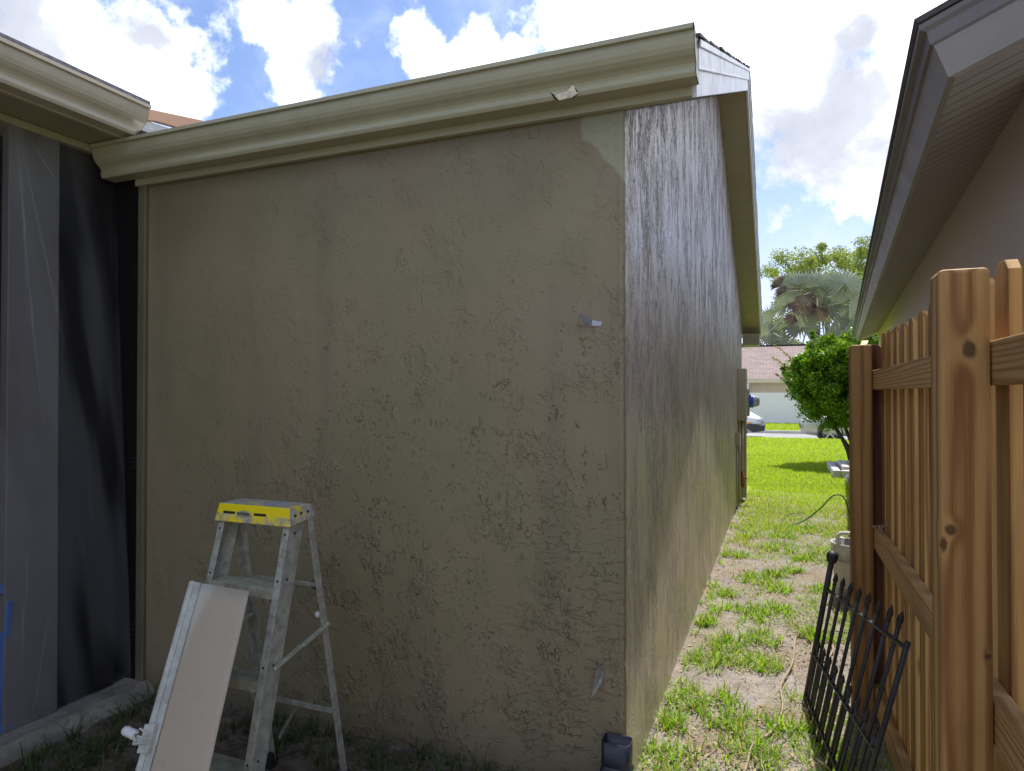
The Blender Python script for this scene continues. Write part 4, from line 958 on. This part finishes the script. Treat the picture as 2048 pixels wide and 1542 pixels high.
mb = MB(); mb.tube(smoothpath([(.11, 4.5, .012), (.17, 4.35, .02), (.16, 4.2, .012), (.22, 4.1, .01), (.28, 4.3, .02), (.24, 4.5, .012)]), .005, 6)
tag(mb.build('garden_cord', M['hose'], None, org=(.2, 4.3, 0), smooth=True), 'thin looped tan cord beside the bend of the longer cord', 'cord')
mb = MB(); mb.tube([(-.45, 10.6, .05), (.4, 9.6, .16), (1.0, 9.1, .22)], .0022, 5); mb.tube([(-.44, 11.3, .04), (1.3, 11.6, .09)], .002, 5)
tag(mb.build('marker_string', M['string'], None, org=(.3, 9.6, 0)), 'pale string stretched low over the lawn', 'string')

# ------------------------------------------------------------------ grey resin tray by the shrub
TR = thing('resin_tray', 'grey plastic tray-like base lying on the lawn below the shrub', 'tray', (1.5, 13.6, 0))
mb = MB(); X0, X1, Y0, Y1 = .86, 2.5, 13.0, 14.7
def frame(mb, x0, x1, y0, y1, wd, z0, z1):
    mb.box(x0, x0+wd, y0, y1, z0, z1); mb.box(x1-wd, x1, y0, y1, z0, z1); mb.box(x0+wd, x1-wd, y0, y0+wd, z0, z1); mb.box(x0+wd, x1-wd, y1-wd, y1, z0, z1)
frame(mb, X0, X1, Y0, Y1, .13, 0, .15); mb.build('outer_frame', M['tray'], TR, bevel=.025)
mb = MB(); frame(mb, X0+.17, X1-.17, Y0+.22, Y1-.22, .12, 0, .20); mb.build('inner_frame', M['tray'], TR, bevel=.02)
mb = MB(); mb.box(X0+.13, X1-.13, Y0+.13, Y1-.13, 0, .05); mb.build('floor_panel', M['tray'], TR)
mb = MB(); mb.box(1.02, 2.4, 12.35, 12.62, 0, .12); 
tag(mb.build('resin_block', M['tray'], None, org=(1.3, 12.5, 0), bevel=.03), 'low grey plastic block lying in front of the tray, partly behind the fence post', 'block')

# ================================================================== SHRUB AND TREES
def leafcloud(centers_, per, size, jit=.35, up=.3):
    """centers_: list of (x,y,z,r); leaves on and in each clump, rhombic quads"""
    out_ = []
    for (x, y, z, r) in centers_:
        k = per if isinstance(per, int) else int(per(r))
        d_ = rng.normal(0, 1, (k, 3)); d_ /= np.linalg.norm(d_, axis=1)[:, None]
        rad = r*(rng.uniform(0, 1, k)**.45)*(1+rng.normal(0, .08, k))
        c_ = np.array([x, y, z])+d_*rad[:, None]*np.array([1, 1, .85])
        a = rng.normal(0, 1, (k, 3)); a[:, 2] += up; a += d_*.5; a /= np.linalg.norm(a, axis=1)[:, None]
        b_ = np.cross(a, rng.normal(0, 1, (k, 3))); b_ /= np.linalg.norm(b_, axis=1)[:, None]
        s_ = size*rng.uniform(.6, 1.3, k)[:, None]
        out_.append(np.stack([c_-a*s_*.5, c_-b_*s_*.26, c_+a*s_*.5, c_+b_*s_*.26], 1))
    return np.concatenate(out_)
SX, SY = 1.36, 15.6
SH = thing('round_shrub', 'dense round green shrub on a leaning dark trunk beyond the fence', 'shrub', (1.5, 15.7, 0))
cs = []
for _ in range(560):
    d_ = Vector(rng.normal(0, 1, 3)).normalized(); rr_ = random.uniform(.35, 1.0)
    x, y, z = SX+d_.x*1.22*rr_, SY+d_.y*1.1*rr_, 1.76+d_.z*.98*rr_
    cs.append((x, y, z, random.uniform(.10, .26)))
cs += [(SX-1.22, SY, 1.95, .1), (SX-1.3, SY, 2.05, .05), (SX-1.18, SY, 1.72, .07), (SX-.70, SY, 2.72, .06), (SX-.72, SY-.1, 2.80, .05), (SX+.1, SY, 2.7, .28), (SX+.5, SY, 2.75, .3), (SX+.3, SY-.4, 2.8, .2)]
quads('crown', leafcloud(cs, lambda r: 60+1050*r, .066), M['shrub'], SH, ORG[SH.name])
m = leafmat('tan_shoot_leaves', (.25, .22, .08), (.34, .26, .12), .4)
for (zz_, ln) in ((2.25, .42), (1.98, .46), (1.62, .38)):
    quads('shoot', leafcloud([(SX-1.12-ln*k/8*.8, SY-.05, zz_+.30*k/8, .035) for k in range(9)], 9, .055), m, SH, ORG[SH.name], label='sparse tan shoot sticking out of the left of the shrub')
mb = MB(); base = Vector((1.46, 15.7, 0))
for k in range(7):
    a_ = Vector((1.46+random.uniform(-.07, .07), 15.7+random.uniform(-.07, .07), -.02))
    e_ = Vector((SX-.75+k*.22, SY+random.uniform(-.4, .4), 1.35+random.uniform(-.1, .3)))
    mid_ = a_.lerp(e_, .45)+Vector((random.uniform(-.02, .08), 0, random.uniform(-.06, .06)))
    mb.tube([a_, a_.lerp(mid_, .5)+Vector((.02, 0, .02)), mid_, e_], [.055, .045, .034, .015], 7)
    for q_ in range(3):
        s_ = mid_.lerp(e_, random.uniform(0, .8)); mb.tube([s_, s_+Vector((random.uniform(-.35, .35), random.uniform(-.3, .3), random.uniform(.15, .4)))], [.016, .006], 5)
mb.build('trunk', M['bark'], SH, smooth=True)

def fan(cx, cy, cz, r, facing, roll, spread=250, nseg=26, droop=.15):
    """costapalmate fan leaf: pleated sector whose fingers split at the rim; facing = normal, roll = direction of the middle finger"""
    f_ = Vector(facing).normalized(); u = Vector((0, 0, 1)).cross(f_); u = u.normalized() if u.length > .1 else Vector((1, 0, 0)); v = f_.cross(u).normalized()
    c_ = Vector((cx, cy, cz)); V = []; F = []
    for i in range(nseg):
        am = roll+(i+.5-nseg/2)/nseg*R(spread); da = R(spread)/nseg/2
        L_ = r*(1-.18*abs((i+.5)/nseg*2-1)**2)*random.uniform(.9, 1.05)
        def pt(a, rr2, h): return c_+(u*math.cos(a)+v*math.sin(a))*rr2+f_*h
        p0 = pt(am, 0, 0); k = len(V)
        V += [p0, pt(am-da, L_*.62, -.03*r), pt(am, L_*.66, .035*r), pt(am+da, L_*.62, -.03*r), pt(am+random.uniform(-.3, .3)*da, L_, -droop*r*random.uniform(.4, 1.4))]
        F += [(k, k+1, k+2), (k, k+2, k+3), (k+1, k+4, k+2), (k+2, k+4, k+3)]
    return V, F
PX, PY = .9, 48.0
PT = thing('silver_palm', 'large silver green fan palm with brown dead fronds beyond the far house', 'palm tree', (PX+1.2, PY, 0))
heart = Vector((PX+1.4, PY, 7.8))
def frond(x, z, r, roll, dead=False, face=(0, -1, .15), dy=0, spread=260):
    c_ = Vector((x, PY-1.2+dy, z)); V, F = fan(c_.x, c_.y, c_.z, r, face, R(roll), spread, 24, .3 if dead else .12)
    mb = MB(); mb.add(V, F); pm = M['palm_dead'] if dead else M['palm']
    o = mb.build('frond', pm, PT, label='brown dead frond' if dead else None)
    mb = MB(); mb.tube([heart, heart.lerp(c_, .5)+Vector((0, 0, .25)), c_], [.07, .05, .04], 5); mb.build('leaf_stalk', pm, o)
# (pixel layout turned into metres at the palm's distance, 1 px about 0.0335 m)
def pxm(px, py): 
    dd = (PY-1.2)/(.9275+.3738*(px-1024)/1330); return ((px-1024)/1330*.9275-.3738)*dd, 1.5+(787-py)/1330*dd
for (px, py, rpx, roll, dead, face) in [(1604, 656, 46, 90, False, (0, -1, .1)), (1575, 612, 40, 140, False, (-.4, -1, .2)), (1545, 640, 40, 175, False, (-.3, -1, .1)), (1560, 672, 42, 200, False, (-.2, -1, 0)),
      (1640, 570, 52, 90, False, (0, -1, .5)), (1610, 575, 44, 115, False, (-.2, -1, .4)), (1662, 600, 50, 60, False, (.2, -1, .3)), (1700, 600, 52, 50, False, (.4, -1, .3)), (1672, 635, 46, 30, False, (.3, -1, .1)),
      (1705, 640, 46, 20, False, (.5, -1, .1)), (1650, 670, 40, 300, False, (.2, -1, -.1)), (1620, 690, 40, 270, False, (0, -1, -.1)), (1580, 690, 38, 240, False, (-.1, -1, -.1)), (1690, 570, 46, 80, False, (.2, -1, .6)), (1725, 620, 44, 10, False, (.3, -1, .3)),
      (1562, 580, 24, 130, True, (-.6, -1, .3)), (1572, 592, 20, 150, True, (-.3, -1, .5)), (1592, 604, 22, 265, True, (-.3, -1, .5)), (1606, 598, 20, 280, True, (.2, -1, .6)), (1622, 604, 24, 262, True, (-.2, -1, .3)), (1634, 618, 24, 285, True, (.4, -1, .2)), (1588, 636, 18, 235, True, (-.4, -1, .2)), (1612, 618, 18, 250, True, (.5, -1, .1)),
      (1600, 640, 44, 200, False, (-.1, -1, .2)), (1640, 620, 48, 70, False, (.1, -1, .3)), (1680, 660, 44, 330, False, (.3, -1, 0)), (1540, 665, 36, 220, False, (-.3, -1, 0)), (1590, 570, 40, 120, False, (-.1, -1, .6)), (1730, 600, 50, 60, False, (.3, -1, .4)), (1720, 670, 44, 350, False, (.3, -1, .1)), (1605, 690, 40, 255, False, (0, -1, -.1)), (1570, 655, 40, 170, False, (-.2, -1, .1))]:
    x, z = pxm(px, py); dd = (PY-1.2)/(.9275+.3738*(px-1024)/1330)
    frond(x, z, (1.35 if dead else 1)*rpx/1330*dd, roll, dead, face, dy=random.uniform(-.9, .6)-(1.2 if dead else 0), spread=random.uniform(110, 190) if dead else (300 if rpx > 45 else 230))
mb = MB(); mb.tube([(PX+1.2, PY, 0), (PX+1.3, PY, 4), heart], [.3, .26, .22], 12); mb.build('trunk', M['bark_grey'], PT, smooth=True)

def tree(name, label, x, y, h, cr, clumps, mat, leaf, per, seed=1):
    rs = random.Random(seed); T_ = thing(name, label, 'tree', (x, y, 0), 'low olive trees behind the far roof' if name == 'bushy_tree' else None); mb = MB()
    top = Vector((x, y, h*.55)); mb.tube([(x, y, -.1), (x+.1, y, h*.3), top], [cr*.06, cr*.05, cr*.035], 8); cs = []
    for _ in range(clumps):
        d_ = Vector((rs.gauss(0, 1), rs.gauss(0, 1), rs.gauss(0, .75))).normalized(); rr2 = rs.uniform(.45, 1.0)
        c_ = Vector((x+d_.x*cr*rr2, y+d_.y*cr*rr2, h-cr*.78+d_.z*cr*.75*rr2)); cs.append((*c_, rs.uniform(.09, .19)*cr))
        if rs.random() < .4: mb.tube([top, top.lerp(c_, .5)+Vector((0, 0, .2)), c_], [cr*.022, cr*.014, cr*.005], 5)
    mb.build('trunk', M['bark_grey'], T_, smooth=True); quads('crown', leafcloud(cs, per, leaf), mat, T_, ORG[T_.name]); return T_
tree('tall_tree', 'tall airy yellow-green tree rising behind the silver palm', 3.6, 60, 14.6, 5.0, 95, M['tree'], .20, 330, 4)
tree('bushy_tree', 'low olive tree beside the palm, just above the far roof', -.6, 49, 6.0, 2.2, 42, M['tree2'], .17, 200, 8)
tree('bushy_tree', 'dark tree seen just below the end of the left eave, above the far roof', -3.2, 50, 5.6, 2.4, 40, M['tree2'], .17, 200, 12)
tree('bushy_tree', 'olive tree low behind the round shrub, right of the palm trunk', 3.6, 50, 6.2, 2.6, 44, M['tree2'], .18, 200, 15)

# ================================================================== RIGHT HOUSE
uv, wv_ = Vector((.075, .9972, 0)), Vector((.9972, -.075, 0))
def XR(u, w_, z): return uv*u+wv_*w_+Vector((0, 0, z))
m, n, out = newmat('grey_beige_stucco'); pos = n.a('ShaderNodeNewGeometry').outputs['Position']
s1 = n.noise(n.stretch(pos, (1, 1, .22)), 40, 4, .6); s2 = n.sm(s1, .60, .70); pm_ = n.sm(n.noise(n.stretch(pos, (1, 1, .5)), 2.5, 3), .48, .6)
princ(n, out, n.mix(n.m('MULTIPLY', n.m('MULTIPLY', s2, pm_), .6), n.mix(n.noise(pos, 1.5, 4), (.56, .475, .415), (.64, .555, .49)), (.2, .17, .145)), .7, n.bump(n.m('ADD', n.m('MULTIPLY', s1, .6), n.m('MULTIPLY', n.m('MULTIPLY', s2, pm_), -1.0)), .6, .006)); M['house_r'] = m
RH = thing('neighbour_house', 'grey beige stucco house with dark soffit and grey fascia above the wooden fence', 'house', tuple(XR(2.8, .62, 0)))
W0 = .611; U0, U1 = 2.75, 13.3; E0, E1 = 2.36, 13.9; P5 = .417
def zs_(w_): return 2.452+P5*(w_-.297)+.006
mb = MB(XR); WR = 5.3
mb.prism([(W0, -.02), (W0, zs_(W0)+.02), (WR, zs_(WR)+.02), (2*WR-W0, zs_(W0)+.02), (2*WR-W0, -.02)], 0, U0, U0+.15)
mb.box(U0+.15, U1, W0, W0+.15, -.02, zs_(W0)+.03); mb.build('wall', M['house_r'], RH)
m, n, out = newmat('perforated_vinyl_soffit'); pos = n.a('ShaderNodeNewGeometry').outputs['Position']
du = n.vm('DOT_PRODUCT', pos, tuple(uv)); dwv = n.vm('DOT_PRODUCT', pos, tuple(wv_))
g1 = n.sm(n.m('ABSOLUTE', n.m('SUBTRACT', n.m('FRACT', n.m('MULTIPLY', du, 12.0)), .5)), .40, .48)
dots = n.m('MULTIPLY', n.sm(n.m('SINE', n.m('MULTIPLY', dwv, 500.0)), .3, .8), n.sm(n.m('SINE', n.m('MULTIPLY', du, 450.0)), .3, .8))
cc = n.mix(n.m('MULTIPLY', g1, .65), (.35, .305, .30), (.11, .095, .093)); cc = n.mix(n.m('MULTIPLY', dots, .30), cc, (.05, .045, .045))
princ(n, out, cc, .55, n.bump(n.m('MULTIPLY', g1, -1.0), .7, .006)); M['soffit_r'] = m
mb = MB(XR); mb.prism([(.315, zs_(.315)), (W0, zs_(W0)), (W0, zs_(W0)+.01), (.315, zs_(.315)+.01)], 0, E0+.02, E1)
mb.prism([(W0, zs_(W0)), (WR, zs_(WR)), (WR, zs_(WR)+.01), (W0, zs_(W0)+.01)], 0, E0+.02, U0)
mb.build('soffit', M['soffit_r'], RH)
M['fas_r'] = plain('weathered_grey_fascia', (.24, .222, .21), .42, .10, 5, .2, 50, dirt=((.24, .215, .19), .5))
M['fas_r2'] = plain('grey_violet_drip_metal', (.16, .142, .148), .6, .10, 5, .1, 50, dirt=((.13, .11, .11), .5))
def mitred(name, prof, mat):
    """closed profile of (outward offset, z) swept along the eave and, mitred, up the rake"""
    mb = MB(XR); k = len(prof)
    rows = [[(E1, .297-o, z) for o, z in prof], [(E0-.6*o, .297-o, z) for o, z in prof], [(E0-.6*o, WR, z+P5*(WR-.297+o)) for o, z in prof]]
    for r_ in rows: mb.v += [tuple(XR(*p)) for p in r_]
    for i in (0, 1):
        for j in range(k): mb.f.append((i*k+j, i*k+(j+1) % k, (i+1)*k+(j+1) % k, (i+1)*k+j))
    mb.f += [tuple(range(k)), tuple(range(2*k, 3*k))]
    mb.build(name, mat, RH)
mitred('fascia', [(0, 2.450), (.034, 2.532), (.040, 2.542), (-.015, 2.545), (-.020, 2.450)], M['fas_r'])
mitred('drip_metal', [(.041, 2.5435), (.050, 2.546), (.058, 2.582), (.076, 2.588), (.080, 2.602), (-.02, 2.604), (-.02, 2.547)], M['fas_r2'])
mb = MB(XR); mb.prism([(.215, 2.606), (WR, 2.606+P5*(WR-.215)), (2*WR-.215, 2.606), (2*WR-.215, 2.62), (WR, 2.622+P5*(WR-.215)), (.205, 2.620)], 0, E0-.055, E1+.03); mb.build('roof', M['shingle'], RH)

# ================================================================== ACROSS THE STREET
FH = thing('far_house', 'cream house with a brown shingle roof across the street', 'house', (-2, 37, 0))
m, n, out = newmat('brown_shingles_far'); pos = n.a('ShaderNodeNewGeometry').outputs['Position']
br = n.a('ShaderNodeTexBrick', {'Vector': n.vm('MULTIPLY', pos, (1, 0, 1)), 'Scale': 1.0, 'Color1': (.27, .20, .175, 1), 'Color2': (.36, .28, .25, 1), 'Mortar': (.14, .10, .09, 1), 'Mortar Size': .012, 'Brick Width': .33, 'Row Height': .075})
tq = n.a('ShaderNodeCombineXYZ', {0: n.a('ShaderNodeSeparateXYZ', {0: pos}).outputs[0], 1: n.a('ShaderNodeSeparateXYZ', {0: pos}).outputs[2]})
n.l.new(tq.outputs[0], br.inputs['Vector']); princ(n, out, br.outputs['Color'], .9, n.bump(br.outputs['Fac'], -.5, .01)); M['far_roof'] = m
EZ = 2.22
mb = MB(); mb.box(-14, 7, 37.2, 37.4, 0, EZ+.1); mb.box(-14, -13.8, 37.4, 46, 0, EZ+.1); mb.box(6.8, 7, 37.4, 46, 0, EZ+.1); mb.build('wall', M['far_wall'], FH)
mb = MB(); mb.prism([(36.6, EZ), (36.6, EZ+.03), (41.5, EZ+2.05), (46.4, EZ+.03), (46.4, EZ), (41.5, EZ+2.0)], 0, -14.5, 7.5); mb.build('roof', M['far_roof'], FH)
mb = MB(); mb.box(-14.5, 7.5, 36.55, 36.6, EZ-.16, EZ+.02); mb.box(-14.5, 7.5, 36.6, 37.2, EZ-.15, EZ-.13); mb.build('fascia', M['far_wall'], FH)
mb = MB(); mb.box(-14.5, 7.5, 41.42, 41.58, EZ+2.04, EZ+2.10); mb.build('ridge_cap', M['dark'], FH)
mb = MB(); cx_, cy_ = -1.62, 36.75
mb.lathe([(.11, 0), (.11, 1.75), (.13, 1.80), (.10, 1.84), (.16, 1.95), (.16, 2.03)], (cx_, cy_, .02), 14); mb.build('porch_column', M['vinyl'], FH, smooth=True)
VF = thing('vinyl_fence', 'white vinyl privacy fence in front of the cream house', 'fence', (-1, 35.6, 0))
x = -9.0
while x < 6:
    mb = MB(); mb.box(x-.065, x+.065, 35.54, 35.67, -.05, 1.60); mb.prism([(x-.075, 1.60), (x+.075, 1.60), (x, 1.66)], 1, 35.53, 35.68)
    mb.build('post', M['vinyl'], VF, bevel=.006)
    mb = MB(); mb.box(x+.066, x+2.374, 35.575, 35.635, 1.42, 1.54); mb.box(x+.066, x+2.374, 35.575, 35.635, .03, .17)
    for k in range(15): mb.box(x+.070+k*.1535, x+.070+k*.1535+.1495, 35.59, 35.62, .17, 1.42)
    mb.build('panel', M['vinyl'], VF); x += 2.44

# ------------------------------------------------------------------ cars
def car(name, label, X, Y, z0, heading, body, L_=4.7, hoodz=.92, roofz=1.62, group=None, black_bumper=False, beltz=1.0):
    """heading +1: nose towards +X. nose at X; near side at Y"""
    Wd = 1.85; T_ = thing(name, label, 'car', (X-heading*L_/2, Y+Wd/2, z0), group)
    def P(s, t, z): return Vector((X-heading*s, Y+t, z0+z))       # s back from nose, t across
    st_ = [  # s, zbot, zside(belt), ztop(centre), halfwidth low, halfwidth belt, halfwidth top
        (0.00, .38, .60, .64, .62, .66, .55), (.10, .28, .72, .78, .80, .84, .70), (.45, .24, .80, hoodz-.04, .90, .90, .74), (1.05, .24, .90, hoodz, .92, .90, .74),
        (1.35, .24, .94, hoodz+.05, .92, .90, .72), (2.0, .24, beltz, roofz-.06, .92, .90, .60), (2.5, .24, beltz, roofz, .92, .90, .62), (3.4, .24, beltz, roofz-.02, .92, .90, .62),
        (4.1, .24, beltz, roofz-.14, .92, .88, .58), (L_-.25, .28, .98, 1.10, .88, .84, .62), (L_, .40, .80, .86, .70, .72, .55)]
    mb = MB()
    for (s, zb, zs2, zt, wl, wb, wt) in st_:
        ring_ = [(-wl*.92, zb), (-wl, zb+.12), (-wb-.005, (zb+zs2)/2), (-wb, zs2-.04), (-wb+.03, zs2), (-wt, zt-.03), (-wt*.6, zt), (wt*.6, zt), (wt, zt-.03), (wb-.03, zs2), (wb, zs2-.04), (wb+.005, (zb+zs2)/2), (wl, zb+.12), (wl*.92, zb)]
        mb.v += [tuple(P(s, Wd/2+y_, z_)) for y_, z_ in ring_]
    K = 14
    for i in range(len(st_)-1):
        for j in range(K): mb.f.append((i*K+j, i*K+(j+1) % K, (i+1)*K+(j+1) % K, (i+1)*K+j))
    mb.f += [tuple(range(K)), tuple(range((len(st_)-1)*K, len(st_)*K))]
    bo = mb.build('body', body, T_, bevel=.02, smooth=True)
    for side in (-1, 1):        # side glass and arches
        yy2 = Wd/2+side*.0
        def G(s, zf, off=.004):
            return P(s, Wd/2+side*((.87-(.27)*zf)+off+.012), beltz+(roofz-beltz-.08)*zf)
        for (sa, sb, ta, tb) in ((1.62, 2.42, 2.05, 2.44), (2.50, 3.32, 2.50, 3.30), (3.40, 4.12, 3.38, 3.95)):
            mb = MB(); mb.add([G(sa, .08), G(sb, .08), G(tb, .86), G(ta, .86)], [(0, 1, 2, 3)]); o_ = mb.build('window', M['glassdark'], T_); o_.modifiers.new('s', 'SOLIDIFY').thickness = .006
    mb = MB(); mb.add([P(1.38, .30, hoodz+.075), P(1.38, Wd-.30, hoodz+.075), P(1.97, Wd-.38, roofz-.075), P(1.97, .38, roofz-.075)], [(0, 1, 2, 3)]); o_ = mb.build('windscreen', M['glassdark'], T_); o_.modifiers.new('s', 'SOLIDIFY').thickness = .01
    for s in (.90, 3.72):
        for side in (0, 1):
            cy2 = .12 if side == 0 else Wd-.12; ax = -1 if side == 0 else 1; c_ = P(s, cy2, .34)
            mb = MB(); mb.lathe([(.19, -.10), (.33, -.10), (.345, -.08), (.345, .08), (.33, .105), (.235, .108), (.22, .09)], c_, 28, (0, ax, 0)); wh = mb.build('wheel', M['tyre'], T_, smooth=True)
            mb = MB(); mb.lathe([(.235, .100), (.225, .104), (.215, .085)], c_, 28, (0, ax, 0))
            for k in range(5):
                a_ = k*2*math.pi/5+.3; e_ = Vector((math.cos(a_), 0, math.sin(a_)))
                mb.beam(c_+Vector((0, ax*.095, 0)), c_+Vector((0, ax*.095, 0))+e_*.225, .055, .02, (0, 1, 0))
            mb.lathe([(.05, .08), (.05, .11), (.001, .115)], c_, 12, (0, ax, 0)); mb.build('rim', M['rim'], wh)
            mb = MB(); mb.lathe([(.395, -.02), (.395, .125), (.350, .127), (.350, -.02)], c_, 28, (0, ax, 0)); mb.build('wheel_arch', M['car_black'], T_)
    for side in (0, 1):
        ya_, yb_ = (.14, .42) if side == 0 else (Wd-.42, Wd-.14)
        mb = MB(); mb.beam(P(.10, ya_, .66), P(.06, yb_ if side == 0 else yb_, .66), .10, .13); 
        mb = MB(); sd2 = .105 if side == 0 else Wd-.105
        mb.beam(P(.05, (ya_+yb_)/2-.16, .67), P(.05, (ya_+yb_)/2+.16, .67), .12, .14); mb.beam(P(.42, sd2-(.02 if side == 0 else -.02), .72), P(.10, sd2, .66), .06, .12)
        mb.build('headlight', M['lamp_glass'], T_, bevel=.02)
    mb = MB(); mb.beam(P(.0, .50, .56), P(.0, Wd-.50, .56), .05, .16); mb.build('grille', M['car_black'], T_, bevel=.01)
    if black_bumper:
        mb = MB(); pr_ = [(-.10, .30), (-.12, .50), (-.02, .56), (.30, .56), (.52, .54), (.52, .40), (.30, .24)]
        vs = []; 
        for (t, k_) in ((-.035, .92), (.02, .6), (.12, .1), (Wd-.12, .1), (Wd-.02, .6), (Wd+.035, .92)):
            vs.append([P(s if s > .2 else s+k_*.16, t, z) for s, z in pr_])
        mb.v = [tuple(p) for r_ in vs for p in r_]; K2 = len(pr_)
        for i in range(len(vs)-1):
            for j in range(K2): mb.f.append((i*K2+j, i*K2+(j+1) % K2, (i+1)*K2+(j+1) % K2, (i+1)*K2+j))
        mb.f += [tuple(range(K2)), tuple(range(len(mb.v)-K2, len(mb.v)))]
        mb.build('bumper', M['car_black'], T_, bevel=.015)
        mb = MB(); mb.box(*sorted((P(.35, 0, 0).x, P(.75, 0, 0).x)), Y-.012, Y+.02, z0+.56, z0+.61); mb.build('marker_light', M['amber'], T_)
    return T_
car('white_suv', 'white SUV with a black front bumper parked at the street, half behind the left house', -.62, 25.9, -.17, 1, M['car_white'], hoodz=1.02, roofz=1.75, black_bumper=True, beltz=1.08)
car('silver_suv', 'silver car at the kerb with one wheel showing below the round shrub', .66, 24.75, -.17, -1, M['car_silver'], hoodz=1.0, roofz=1.7, beltz=1.05)
